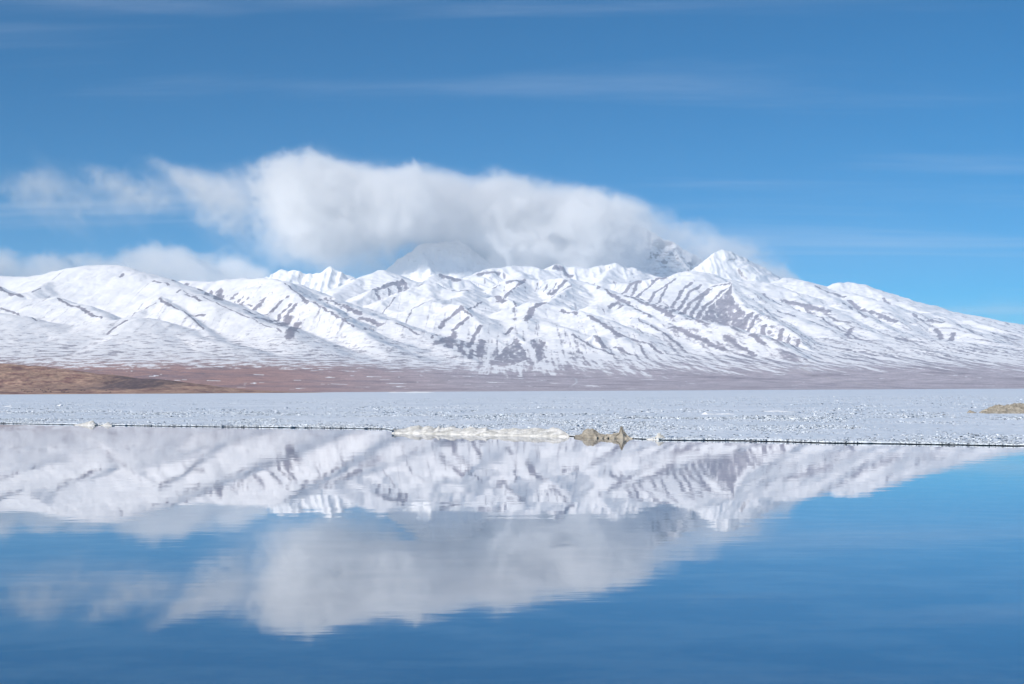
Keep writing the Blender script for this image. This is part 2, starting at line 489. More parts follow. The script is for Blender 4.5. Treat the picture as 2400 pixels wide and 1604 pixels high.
def build_height():
    B = base_height(XX, YY)
    wx = 42 * fbm(XX / 850, YY / 850, 3) + 10 * noise2(XX / 130, YY / 130)
    wy = 70 * fbm(XX / 900 + 40, YY / 900 + 7, 3) + 14 * noise2(XX / 150 + 9, YY / 150)
    z = B.copy()
    z, ribv, WS, WD = eval_ridges(RIDGES, XX, YY, B, z, YR, AT, wx, wy)
    rel = np.clip(z - B, 0, None)
    # gullies and lumps, stronger on high ground
    f1 = fbm(XX / 400, YY / 560, 5, ridged=True)
    f2 = fbm(XX / 150 + 31, YY / 190, 4)
    z = z + (f1 - 0.35) * np.clip(rel * 0.07, 0, 32) * (0.45 + 0.55 * sstep(-0.22, -0.1, AA)) * (YY > 8000) + f2 * np.clip(3 + rel * 0.02, 0, 11) * sstep(7800, 9500, YY)
    # low swells and drainage lines on the plain
    z = z + np.where(YY > 5000, 3.5 * fbm(XX / 420, YY / 600, 4) * sstep(5600, 7500, YY) * (1 - sstep(40, 160, rel)), 0)
    z = z + 9 * np.clip(fbm(XX / 700 + 5, YY / 420 + 3, 3), 0, 1) * sstep(6300, 7600, YY) * (1 - sstep(8800, 10000, YY)) * (AA < 0)
    # near hill
    hz, _, _, _ = eval_ridges(HILL, XX, YY, np.maximum(B, 0), B.copy(), YR, AT, wx * 0.2, wy * 0.2, rr=900)
    nearm = YY < 4600
    hz = hz + np.where(hz > 3, 1.6 * fbm(XX / 60, YY / 90, 4) * np.clip((hz - 3) / 10, 0, 1), 0)
    z = np.where(nearm, np.maximum(hz, z), z)
    return z.astype(np.float32), B, ribv, rel, WS, WD


ZZ, BB, RIBV, REL, RS, RD = build_height()

# ---- where rock shows through the snow: streaks and faces, plus one spur's painted shade, put on the surface where the photo shows them
STREAKS = [
    # (points, half width in photo px)
    ([(408, 660), (436, 668), (470, 681)], 5), ([(515, 684), (510, 702)], 8), ([(494, 682), (484, 693)], 4), ([(553, 688), (545, 700)], 5), ([(570, 697), (560, 708)], 3), ([(581, 699), (568, 711)], 3),
    ([(619, 699), (606, 715), (594, 728)], 7), ([(575, 727), (594, 737)], 6), ([(675, 697), (641, 729), (624, 739)], 4), ([(681, 714), (656, 739), (630, 756)], 4),
    ([(694, 712), (673, 739), (645, 761)], 6), ([(679, 744), (656, 765)], 5), ([(696, 764), (682, 778), (677, 792)], 9), ([(600, 746), (622, 750)], 6), ([(560, 712), (590, 720)], 2),
    ([(668, 665), (709, 698), (762, 726), (830, 768)], 2.6), ([(715, 693), (752, 703)], 4), ([(762, 700), (796, 715)], 4), ([(807, 718), (843, 735)], 8), ([(843, 745), (890, 762)], 7), ([(929, 759), (982, 785)], 3), ([(700, 690), (720, 712)], 4),
    ([(430, 682), (480, 699), (540, 727), (600, 752), (660, 779)], 1.6), ([(415, 685), (422, 681)], 3), ([(436, 691), (470, 706)], 4), ([(451, 742), (480, 739)], 3), ([(400, 715), (443, 741), (478, 772)], 2.6),  # last streak is shade on the spur's flank, painted in with the rock
    ([(136, 701), (181, 719), (205, 733), (239, 746)], 4), ([(-20, 668), (0, 676), (17, 685), (51, 695)], 5), ([(123, 656), (148, 637)], 1), ([(287, 643), (283, 650)], 4), ([(375, 701), (400, 717)], 4), ([(331, 729), (365, 712)], 1.5), ([(0, 723), (34, 735), (85, 752)], 2.5), ([(75, 686), (95, 676)], 2),
    ([(252, 785), (270, 768), (296, 752)], 3), ([(360, 660), (395, 668)], 3),
    ([(1080, 721), (1055, 745), (1031, 768)], 6), ([(1095, 747), (1063, 774)], 5), ([(1082, 722), (1106, 743)], 3), ([(1063, 783), (1042, 800), (1022, 806)], 8), ([(1059, 792), (1052, 815)], 10), ([(1127, 765), (1112, 787), (1095, 814)], 5), ([(1129, 800), (1121, 836)], 8), ([(1074, 813), (1089, 832)], 5), ([(1106, 824), (1101, 842)], 5), ([(1031, 786), (1012, 793)], 3), ([(1085, 800), (1078, 826)], 4),
    ([(920, 751), (965, 726), (1008, 706)], 1.6), ([(871, 728), (925, 698)], 1.5),
    ([(882, 681), (914, 667), (944, 661), (986, 667)], 6), ([(989, 658), (1033, 646), (1074, 656)], 6), ([(1063, 682), (1097, 682)], 4), ([(935, 668), (950, 680)], 5), ([(880, 690), (890, 702)], 3), ([(910, 676), (922, 690)], 2),
    ([(1229, 657), (1210, 673), (1187, 692)], 5), ([(1191, 662), (1217, 660)], 5), ([(1325, 660), (1293, 688)], 5), ([(1336, 671), (1293, 697)], 4), ([(1304, 663), (1285, 688)], 2), ([(1283, 665), (1274, 686)], 1.5), ([(1260, 664), (1254, 684)], 1.2), ([(1155, 676), (1170, 668)], 3),
    ([(1165, 695), (1180, 708)], 7), ([(1183, 699), (1210, 718)], 3), ([(1100, 725), (1130, 709)], 2), ([(1274, 712), (1246, 726), (1231, 750)], 7), ([(1316, 728), (1350, 737)], 4), ([(1200, 770), (1185, 785)], 4), ([(1120, 644), (1150, 640), (1170, 644)], 4), ([(1300, 626), (1320, 634), (1336, 650)], 6),
    ([(1402, 673), (1481, 665), (1498, 659)], 6), ([(1530, 659), (1560, 652)], 3), ([(1492, 663), (1458, 691)], 4), ([(1532, 661), (1494, 697)], 4), ([(1583, 654), (1534, 686), (1505, 703)], 4), ([(1564, 671), (1515, 710)], 3), ([(1620, 665), (1596, 684), (1547, 718)], 4), ([(1641, 671), (1615, 686), (1558, 725)], 4), ([(1660, 680), (1620, 708), (1571, 733)], 5), ([(1665, 680), (1645, 697), (1594, 737)], 4), ([(1699, 680), (1650, 720), (1611, 742)], 5), ([(1758, 737), (1739, 769)], 8), ([(1775, 742), (1754, 778)], 5), ([(1790, 762), (1773, 784)], 6), ([(1667, 672), (1711, 665)], 4), ([(1428, 690), (1420, 678)], 3),
    ([(1428, 688), (1470, 710), (1524, 742)], 6), ([(1470, 695), (1513, 711), (1577, 743)], 6), ([(1577, 767), (1632, 791), (1696, 821)], 7), ([(1701, 790), (1726, 810), (1769, 835)], 6), ([(1524, 763), (1566, 789), (1598, 816)], 4), ([(1381, 741), (1419, 764), (1453, 790)], 6), ([(1449, 782), (1492, 799), (1551, 829)], 4), ([(1397, 789), (1418, 816)], 6), ([(1343, 786), (1385, 812), (1436, 832)], 4), ([(1445, 712), (1428, 722)], 4), ([(1458, 716), (1450, 724)], 4), ([(1760, 785), (1790, 806)], 5), ([(1480, 746), (1520, 762)], 3), ([(1600, 748), (1660, 760)], 4), ([(1440, 815), (1490, 834)], 4),
    ([(1838, 705), (1902, 722), (1943, 731)], 8), ([(1915, 673), (1979, 696)], 5), ([(1994, 709), (2056, 734), (2102, 754)], 6), ([(1979, 713), (2030, 744)], 4), ([(2056, 694), (2132, 744)], 4), ([(2194, 771), (2207, 795)], 5), ([(2235, 780), (2225, 800)], 5), ([(1826, 731), (1928, 764)], 4), ([(1831, 774), (1815, 797)], 6), ([(1849, 787), (1838, 805)], 4), ([(1872, 796), (1858, 812)], 4), ([(1943, 742), (1990, 757)], 4), ([(1995, 770), (1985, 788)], 5), ([(2200, 755), (2250, 765), (2300, 786)], 4), ([(2330, 784), (2380, 797)], 5), ([(2140, 735), (2190, 752)], 4), ([(1880, 715), (1960, 765), (2030, 800)], 3), ([(1790, 690), (1830, 715)], 4), ([(2070, 700), (2160, 738)], 3),
]
FACES = [
    [(1210, 791), (1182, 815), (1144, 852), (1170, 860), (1202, 856), (1225, 846), (1240, 851), (1234, 830), (1221, 806)],
    [(1242, 799), (1261, 793), (1278, 803), (1270, 822), (1274, 841), (1261, 850), (1255, 826)],
    [(1715, 665), (1705, 681), (1662, 719), (1632, 747), (1675, 755), (1718, 767), (1739, 770), (1748, 732), (1731, 716), (1716, 692)],
]


def cast(x, y):
    """first hit of a view ray with the height grid -> ground x, y"""
    d = ray(x, y)
    j = int(np.clip(np.searchsorted(AT, d[0]), 1, NC - 1))
    hit = (ZZ[:, j] - CAM_Z >= d[2] * YR) & (YR > 5200)
    if not hit.any():
        return None
    i = int(np.argmax(hit))
    return np.array([d[0] * YR[i], YR[i]])


def rock_mask():
    X, Y, Z = XX, YY, ZZ
    dzy = np.gradient(Z, axis=0) / np.maximum(np.gradient(Y, axis=0), 1)
    dzx = np.gradient(Z, axis=1) / np.maximum(np.gradient(X, axis=1), 1)
    slope = np.sqrt(dzx ** 2 + dzy ** 2)
    n_big = fbm(X / 900 + 3, Y / 900, 4)
    n_mid = fbm(X / 170 + 7, Z / 60 + Y / 500, 4)
    contour = fbm(X / 95 + 1.3, Z / 11 + Y / 900, 4, gain=0.6)           # thin bands that follow the contours
    # lineation that runs down the long right-hand spurs
    c_, s_ = 0.22, -0.975
    along, across = X * c_ + Y * s_, X * s_ * -1 + Y * c_
    lin = fbm(across / 60 + 11, along / 900, 4, gain=0.65)
    a = X / Y
    right = sstep(0.04, 0.17, a)
    mid = sstep(-0.07, 0.0, a) * (1 - right)
    left = 1 - np.maximum(right, mid)
    left = np.clip(1 - right - mid, 0, 1)
    ribs = fbm(RS / 44 + 0.0006 * RD, RD / 420 + 3, 4, gain=0.65)           # streaks that run straight down each flank
    hi_l = sstep(330, 520, Z)
    pat = left * ((0.85 * contour + 0.2 * n_mid) * (1 - hi_l) + hi_l * (0.85 * ribs + 0.25 * n_mid)) + mid * (0.75 * ribs + 0.35 * lin + 0.25 * n_mid + 0.15 * contour) + right * (0.72 * lin + 0.42 * ribs + 0.15 * contour)
    zb = Z + 45 * n_big + 14 * noise2(X / 260, Y / 500)
    fl = np.interp(zb, [100, 135, 165, 210, 300, 430, 600, 800, 1000], [1, .86, .60, .38, .25, .14, .06, .03, .015])
    fm = np.interp(zb, [45, 85, 112, 140, 180, 260, 400, 600, 850, 1150], [1, .93, .76, .54, .38, .27, .19, .11, .05, .025])
    fr_ = np.interp(zb, [45, 85, 115, 150, 210, 320, 520, 750, 1000, 1300], [1, .93, .80, .60, .45, .34, .26, .17, .09, .04])
    frac = left * fl + mid * fm + right * fr_
    frac = np.clip(frac + 0.22 * sstep(0.62, 0.95, slope) + 0.20 * np.clip(RIBV - 0.45, 0, 1) * sstep(0.42, 0.65, slope), 0, 1)
    thr = np.interp(frac, [0, .02, .05, .1, .2, .3, .5, .7, .9, 1], [.8, .45, .36, .28, .185, .115, 0, -.115, -.28, -.8])
    rock = np.clip(0.5 + (pat - thr) * (1.7 - 0.6 * left * sstep(130, 220, zb)), -0.3, 1.2)
    bare = 1 - sstep(80, 140, zb)
    # explicit streaks and faces
    wob = 1 + 1.5 * fbm(X / 40, Y / 90 + 3, 4, gain=0.65)
    for pts, w in STREAKS:
        q = [cast(*p) for p in pts]
        q = [p for p in q if p is not None]
        if len(q) < 2:
            continue
        q = np.array(q)
        if np.abs(np.diff(q[:, 1])).max() > 2500:
            continue
        wm = w / FPX * q[:, 1].mean() * 0.92
        pad = wm * 4 + 60
        i0, i1 = np.searchsorted(YR, q[:, 1].min() - pad * 2), np.searchsorted(YR, q[:, 1].max() + pad * 2)
        am, aM = (q[:, 0] / q[:, 1]).min() - pad / q[:, 1].min(), (q[:, 0] / q[:, 1]).max() + pad / q[:, 1].min()
        j0, j1 = np.searchsorted(AT, am), np.searchsorted(AT, aM)
        s2 = (slice(i0, i1), slice(j0, j1))
        x, y = X[s2], Y[s2]
        best = np.full(x.shape, 1e9, dtype=np.float32)
        for p, r in zip(q[:-1], q[1:]):
            d = r - p
            t = np.clip(((x - p[0]) * d[0] + (y - p[1]) * d[1]) / max(float(d @ d), 1), 0, 1)
            # deep direction counts less: slopes face the viewer
            best = np.minimum(best, np.hypot(x - p[0] - t * d[0], (y - p[1] - t * d[1]) * 0.6))
        m = np.clip(1.2 - best / (wm * np.clip(wob[s2], 0.25, 2.0)), -1, 0.5)
        rock[s2] = np.maximum(rock[s2], np.where(m > -0.4, 0.50 + m + 0.35 * n_mid[s2], -9))
    for poly in FACES:
        q = [cast(*p) for p in poly]
        q = [p for p in q if p is not None]
        q = np.array(q)
        i0, i1 = np.searchsorted(YR, q[:, 1].min() - 60), np.searchsorted(YR, q[:, 1].max() + 60)
        am, aM = (q[:, 0] / q[:, 1]).min() - 0.01, (q[:, 0] / q[:, 1]).max() + 0.01
        j0, j1 = np.searchsorted(AT, am), np.searchsorted(AT, aM)
        s2 = (slice(i0, i1), slice(j0, j1))
        x = X[s2] + 10 * noise2(X[s2] / 50, Y[s2] / 50)
        y = Y[s2]
        ins = np.zeros(x.shape, dtype=bool)
        for (xa, ya), (xb, yb) in zip(q, np.roll(q, -1, axis=0)):
            c = ((ya > y) != (yb > y)) & (x < (xb - xa) * (y - ya) / (yb - ya + 1e-6) + xa)
            ins ^= c
        streak = fbm(X[s2] / 38, Y[s2] / 210 + 2, 3)
        rock[s2] = np.where(ins, np.maximum(rock[s2], 0.80 + 1.5 * np.minimum(streak + 0.08, 0)), rock[s2])
    # valley drifts: hollows keep snow
    # scattered old drifts on the brown plain
    drift = fbm(X / 150 + 21, Y / 170, 3)
    dm = (Y > 6300) & (bare > 0.6)
    rock = np.where(dm & (drift > 0.40 + 0.12 * right), np.minimum(rock, 0.1), rock)
    rock = np.where(Y < 5200, 1.2, rock)
    return np.clip(rock, -0.3, 1.3), slope, bare


ROCK, SLOPE, BARE = rock_mask()


def rock_colour():
    X, Y, Z = XX, YY, ZZ
    a = X / Y
    left = 1 - sstep(-0.19, 0.0, a)
    red = np.array([0.46, 0.245, 0.185])
    tan_ = np.array([0.50, 0.32, 0.22])
    grey = np.array([0.33, 0.295, 0.33])
    mauve = np.array([0.53, 0.45, 0.465])
    dark = np.array([0.24, 0.17, 0.18])
    low = 1 - sstep(110, 260, Z)
    c = grey[None, None] * (1 - low[..., None]) + mauve[None, None] * low[..., None]
    k = (low * left)[..., None]
    c = c * (1 - k) + red * k
    n = fbm(X / 500 + 2, Y / 300, 4)
    for pts, w, cc in [([(1908, 836), (1896, 852), (1880, 866), (1900, 877), (1926, 880), (1952, 890), (2000, 897), (2062, 906)], 3.0, (0.56, 0.48, 0.45)),
                       ([(1905, 880), (1880, 878), (1862, 874)], 2.0, (0.56, 0.48, 0.45)),
                       ([(1340, 905), (1352, 897), (1350, 889), (1342, 884)], 1.6, (0.75, 0.74, 0.75)),
                       ([(2040, 903), (2100, 908), (2160, 912)], 3.0, (0.17, 0.15, 0.20)),
                       ([(1960, 903), (1900, 908), (1830, 910)], 3.5, (0.22, 0.18, 0.22)),
                       ([(1300, 912), (1380, 913), (1450, 912)], 2.0, (0.22, 0.17, 0.20)),
                       ([(2150, 860), (2220, 872), (2310, 880)], 2.0, (0.24, 0.20, 0.24)),
                       ([(480, 876), (430, 874), (380, 868)], 3.0, (0.24, 0.16, 0.17)),
                       ([(560, 903), (700, 908), (860, 911)], 3.5, (0.27, 0.16, 0.15)),
                       ([(300, 889), (360, 880), (410, 884)], 2.5, (0.25, 0.16, 0.17))]:
        q = [cast(*u) for u in pts]
        q = np.array([u for u in q if u is not None])
        wm = w / FPX * q[:, 1].mean()
        best = np.full(X.shape, 1e9, dtype=np.float32)
        for u, v in zip(q[:-1], q[1:]):
            d = v - u
            t = np.clip(((X - u[0]) * d[0] + (Y - u[1]) * d[1]) / max(float(d @ d), 1), 0, 1)
            best = np.minimum(best, np.hypot(X - u[0] - t * d[0], (Y - u[1] - t * d[1]) * 0.12))
        k = (1 - sstep(0.5, 1.5, best / wm * (1 + 0.6 * n)))[..., None] * 0.9
        c = c * (1 - k) + np.array(cc) * k
    kd = np.clip((n - 0.05) * 1.8, 0, 0.5)[..., None] * low[..., None]
    c = c * (1 - kd) + dark * kd
    # near hill: tan grass with russet scrub
    nh = (Y < 4600)[..., None]
    sc = fbm(X / 32, Y / 90 + Z / 7, 5, gain=0.68)
    sc2 = sstep(-0.1, 0.35, sc + 0.25 * fbm(X / 230, Y / 230, 2))[..., None]
    ch = tan_ * (1 - sc2) + np.array([0.24, 0.12, 0.095]) * sc2
    # dark scrub at the hill's end
    e = 1.3 * np.exp(-((X + 655) / 60) ** 2) * sstep(4, 12, Z) * (0.55 + 0.9 * np.clip(fbm(X / 14, Y / 50, 3) + 0.3, 0, 1))
    e = np.clip(e, 0, 0.85)[..., None]
    ch = ch * (1 - e) + np.array([0.10, 0.07, 0.075]) * e
    c = np.where(nh, ch, c)
    return np.concatenate([c, np.ones(c.shape[:2] + (1,))], -1)


RCOL = rock_colour()


def make_sheet(name, r0, r1, zmin):
    Z = ZZ[r0:r1]
    nr = r1 - r0
    q = np.maximum(np.maximum(Z[:-1, :-1], Z[:-1, 1:]), np.maximum(Z[1:, :-1], Z[1:, 1:])) > zmin
    f = grid_faces(nr, NC, q)
    v = np.stack([XX[r0:r1], YY[r0:r1], Z], -1).reshape(-1, 3)
    used = np.zeros(len(v), dtype=bool)
    used[f.ravel()] = True
    idx = np.cumsum(used) - 1
    o = mesh_obj(name, v[used], idx[f], MAT_TERRAIN)
    set_attr(o, 'rock', ROCK[r0:r1].ravel()[used])
    set_attr(o, 'rockcol', RCOL[r0:r1].reshape(-1, 4)[used], 'FLOAT_COLOR')
    return o


i_near = int(np.searchsorted(YR, 4600))
tag(make_sheet('hill', 0, i_near, -2.5), 'low brown grassy hill on the left shore of the frozen lake', kind='structure')
tag(make_sheet('mountains', i_near - 1, NR, -6.0), 'snow streaked mountain range and brown plain beyond the frozen lake', kind='structure')

# ---- far high peaks behind the range
FAR = [
    dict(p=[(560, 672, 20.6), (600, 664, 20.6), (631, 655, 20.6), (660, 633, 20.6), (672, 641, 20.5), (689, 632, 20.6), (702, 640, 20.6), (719, 646, 20.6), (740, 640, 20.6), (774, 628, 20.6), (792, 633, 20.6), (805, 645, 20.6), (830, 662, 20.6), (880, 690, 20.6)], s=0.62, r=10, rib=45, ribw=160, crag=14),
    dict(p=[(870, 690, 21.4), (924, 636, 21.4), (942, 610, 21.4), (958, 592, 21.4), (979, 577, 21.4), (1009, 571, 21.4), (1040, 568, 21.5), (1067, 564, 21.5), (1094, 577, 21.5), (1122, 599, 21.5), (1152, 626, 21.5), (1200, 665, 21.5)], s=0.85, r=12, rib=10, ribw=320, crag=16),
    dict(p=[(979, 578, 21.4), (1000, 610, 20.9), (1012, 650, 20.4)], s=0.9, r=10, crag=12),
    dict(p=[(1150, 640, 23.4), (1240, 590, 23.4), (1330, 535, 23.4), (1420, 500, 23.4), (1470, 515, 23.4), (1507, 536, 23.3), (1534, 549, 23.3), (1575, 569, 23.2), (1609, 589, 23.1), (1650, 612, 23.0), (1720, 660, 22.9)], s=0.8, r=10, rib=70, ribw=260, crag=26),
    dict(p=[(1575, 575, 23.2), (1600, 615, 22.4), (1625, 650, 21.8)], s=0.8, r=10, crag=20),
    dict(p=[(1590, 672, 20.3), (1640, 633, 20.3), (1653, 618, 20.3), (1677, 595, 20.3), (1698, 588, 20.4), (1715, 594, 20.4), (1732, 601, 20.5), (1780, 626, 20.7), (1841, 660, 20.9), (1900, 692, 21.0)], s=0.75, r=8, rib=22, ribw=110, crag=9),
    dict(p=[(1677, 596, 20.3), (1692, 630, 19.95), (1718, 660, 19.6)], s=0.7, r=8),
    dict(p=[(250, 690, 20.8), (430, 680, 20.8), (600, 690, 20.8)], s=0.5, r=60),
]
FC = 760
FA = np.linspace(-0.25, 0.25, FC).astype(np.float32)
FY = np.linspace(19350, 25200, 230).astype(np.float32)
FYY, FAA = np.meshgrid(FY, FA, indexing='ij')
FXX = FAA * FYY
FB = np.full_like(FXX, 500.0)
fwx = 30 * fbm(FXX / 700, FYY / 700, 3) + 14 * noise2(FXX / 120, FYY / 120)
fwy = 60 * fbm(FXX / 700 + 4, FYY / 700, 3)
FZ, FRIB, _, _ = eval_ridges(FAR, FXX, FYY, FB, FB.copy(), FY, FA, fwx, fwy, rr=2600)
frel = np.clip(FZ - FB, 0, None)
FZ = FZ + (fbm(FXX / 380, FYY / 480, 5, ridged=True) - 0.35) * np.clip(frel * 0.05, 0, 55) + 16 * fbm(FXX / 90, FYY / 110, 3)
sx = np.gradient(FZ, axis=1) / np.gradient(FXX, axis=1)
sy = np.gradient(FZ, axis=0) / np.gradient(FYY, axis=0)
fsl = np.hypot(sx, sy)
# banded cliffs on the big right-hand peak and on the shoulder of the pyramid
fa = FXX / FYY
cliff = np.exp(-((fa - 0.108) / 0.028) ** 2) * (FYY > 21500)
strata = fbm(FXX / 160, FZ / 26, 4)
FROCK = -0.25 + 0.62 * sstep(0.85, 1.35, fsl) + 0.25 * fbm(FXX / 110, FZ / 50, 4) + cliff * (0.55 + 0.75 * strata)
FROCK = FROCK + np.exp(-((fa - 0.163) / 0.012) ** 2) * (0.30 + 0.6 * fbm(FXX / 60, FYY / 200, 3)) + 0.35 * np.clip(FRIB, 0, 1) * sstep(0.7, 1.0, fsl)
fo = mesh_obj('far_mountains', np.stack([FXX, FYY, FZ], -1).reshape(-1, 3), grid_faces(len(FY), FC), MAT_TERRAIN)
set_attr(fo, 'rock', np.clip(FROCK, -0.3, 1.2).ravel())
fcol = np.ones(FXX.shape + (4,), dtype=np.float32)
fcol[..., :3] = np.array([0.25, 0.19, 0.175])
set_attr(fo, 'rockcol', fcol, 'FLOAT_COLOR')
tag(fo, 'far high snow peaks half hidden in cloud behind the range', kind='structure')


# ------------------------------------------------------------------ clouds
def cloud_material(name, dens, aniso=0.0, col=(1, 1, 1)):
    m, n, l = new_mat(name)
    out = nd(n, 'ShaderNodeOutputMaterial')
    v = nd(n, 'ShaderNodeVolumePrincipled')
    v.inputs['Color'].default_value = (*col, 1)
    v.inputs['Anisotropy'].default_value = aniso
    v.inputs['Density'].default_value = dens
    v.inputs['Density Attribute'].default_value = 'density'
    l.new(v.outputs[0], out.inputs['Volume'])
    return m


def voxel_cloud(name, lo, hi, shape, dens, mat):
    """a real volume: density values held on points, turned into a voxel volume by geometry nodes"""
    nx, ny, nz_ = shape
    me = bpy.data.meshes.new(name)
    N = nx * ny * nz_
    me.vertices.add(N)
    co = np.empty((N, 3), dtype=np.float32)
    g = np.meshgrid(np.linspace(lo[0], hi[0], nx), np.linspace(lo[1], hi[1], ny), np.linspace(lo[2], hi[2], nz_), indexing='ij')
    for i in range(3):
        co[:, i] = g[i].ravel()
    me.vertices.foreach_set('co', co.ravel())
    a = me.attributes.new('dens', 'FLOAT', 'POINT')
    a.data.foreach_set('value', np.ascontiguousarray(dens, dtype=np.float32).ravel())
    o = bpy.data.objects.new(name, me)
    COL.objects.link(o)
    me.materials.append(mat)
    ng = bpy.data.node_groups.new(name + '_voxels', 'GeometryNodeTree')
    ng.interface.new_socket('Geometry', in_out='INPUT', socket_type='NodeSocketGeometry')
    ng.interface.new_socket('Geometry', in_out='OUTPUT', socket_type='NodeSocketGeometry')
    n, l = ng.nodes, ng.links
    gi, go = n.new('NodeGroupInput'), n.new('NodeGroupOutput')
    vc = n.new('GeometryNodeVolumeCube')
    vc.inputs['Min'].default_value = lo
    vc.inputs['Max'].default_value = hi
    vc.inputs['Resolution X'].default_value = nx
    vc.inputs['Resolution Y'].default_value = ny
    vc.inputs['Resolution Z'].default_value = nz_
    pos = n.new('GeometryNodeInputPosition')
    sp = n.new('ShaderNodeSeparateXYZ')
    l.new(pos.outputs[0], sp.inputs[0])

    def idx(sock, a0, a1, cnt):
        mr = n.new('ShaderNodeMapRange')
        mr.inputs['From Min'].default_value = a0
        mr.inputs['From Max'].default_value = a1
        mr.inputs['To Min'].default_value = 0
        mr.inputs['To Max'].default_value = cnt - 1
        l.new(sock, mr.inputs['Value'])
        r = n.new('ShaderNodeMath')
        r.operation = 'ROUND'
        l.new(mr.outputs[0], r.inputs[0])
        return r.outputs[0]

    def mad(a_, k, b_):
        r = n.new('ShaderNodeMath')
        r.operation = 'MULTIPLY_ADD'
        l.new(a_, r.inputs[0])
        r.inputs[1].default_value = k
        l.new(b_, r.inputs[2])
        return r.outputs[0]
    ix = idx(sp.outputs[0], lo[0], hi[0], nx)
    iy = idx(sp.outputs[1], lo[1], hi[1], ny)
    iz = idx(sp.outputs[2], lo[2], hi[2], nz_)
    flat = mad(mad(ix, ny, iy), nz_, iz)
    si = n.new('GeometryNodeSampleIndex')
    si.data_type = 'FLOAT'
    si.domain = 'POINT'
    na = n.new('GeometryNodeInputNamedAttribute')
    na.data_type = 'FLOAT'
    na.inputs['Name'].default_value = 'dens'
    l.new(gi.outputs[0], si.inputs['Geometry'])
    l.new(na.outputs['Attribute'], si.inputs['Value'])
    f2i = n.new('FunctionNodeFloatToInt')
    l.new(flat, f2i.inputs[0])
    l.new(f2i.outputs[0], si.inputs['Index'])
    l.new(si.outputs[0], vc.inputs['Density'])
    sm = n.new('GeometryNodeSetMaterial')
    sm.inputs['Material'].default_value = mat
    l.new(vc.outputs[0], sm.inputs['Geometry'])
    l.new(sm.outputs[0], go.inputs[0])
    md = o.modifiers.new('voxels', 'NODES')
    md.node_group = ng
    return o


def fbm3(x, y, z, n=5, gain=0.52, billow=False):
    s, a, t = 0, 1.0, 0
    for i in range(n):
        v = noise3(x + 13.1 * i, y + 5.7 * i, z - 8.3 * i)
        if billow:
            v = 1 - 2.4 * np.abs(v)
        s = s + a * v
        t += a
        a *= gain
        x, y, z = x * 2.02, y * 2.02, z * 2.02
    return s / t


def px_z(xs, ys, Y):
    """traced outline points -> sideways position and height at the cloud's own distance"""
    q = np.array([at(x, y, Y) for x, y in zip(xs, ys)])
    return q[:, 0], q[:, 2]


def build_cloud(name, label, Y, depth, top, bot, cell, edge, soft, amp, strength, seed, scale=900.0, zpad=260, thick=None):
    tx, tz = px_z([p[0] for p in top], [p[1] for p in top], Y)
    bx, bz = px_z([p[0] for p in bot], [p[1] for p in bot], Y)
    lo = np.array([tx.min() - 150, Y - depth - 150, bz.min() - 80])
    hi = np.array([tx.max() + 150, Y + depth + 150, tz.max() + zpad])
    shape = tuple(int((h - l) / c) + 1 for h, l, c in zip(hi, lo, (cell, cell * 1.6, cell)))
    g = np.meshgrid(*[np.linspace(l, h, s).astype(np.float32) for l, h, s in zip(lo, hi, shape)], indexing='ij')
    X, Yv, Z = g
    ztop = np.interp(X, tx, tz).astype(np.float32)
    zbot = np.interp(X, bx, bz).astype(np.float32)
    yc = Y + 140 * np.sin(X / 900.0 + seed)
    q = np.abs(Yv - yc) / depth
    # the top falls away towards front and back like a real bank
    ztop = zbot + (ztop - zbot) * np.sqrt(np.clip(1 - 0.75 * q * q, 0, 1))
    ends = np.minimum(X - tx.min(), tx.max() - X)
    sd = np.minimum(np.minimum(ztop - Z, (1 - q) * depth * 0.8), ends * 0.8)
    n1 = fbm3(X / scale + seed, Yv / scale, Z / (scale * 0.8), 5, 0.52)
    n2 = fbm3(X / (scale * 0.42) + seed * 2, Yv / (scale * 0.42), Z / (scale * 0.42), 4, 0.5, billow=True)
    sd = sd + amp * (n1 * 1.1 + 0.55 * (n2 - 0.25))
    d = sstep(0, edge, sd)
    d = d * sstep(0, soft, Z - zbot + 0.9 * soft * n1)
    d = d * (0.5 + 0.75 * np.clip(0.5 + n1 * 1.3, 0, 1))
    if thick is not None:
        kx, _ = px_z([p[0] for p in thick], [600] * len(thick), Y)
        d = d * np.interp(X, kx, [p[1] for p in thick])
    d = np.clip(d, 0, None)
    d[d < 0.004] = 0
    o = voxel_cloud(name, tuple(map(float, lo)), tuple(map(float, hi)), shape, d, cloud_material('cloud_vapour', strength))
    return tag(o, label, 'cloud', kind='stuff')


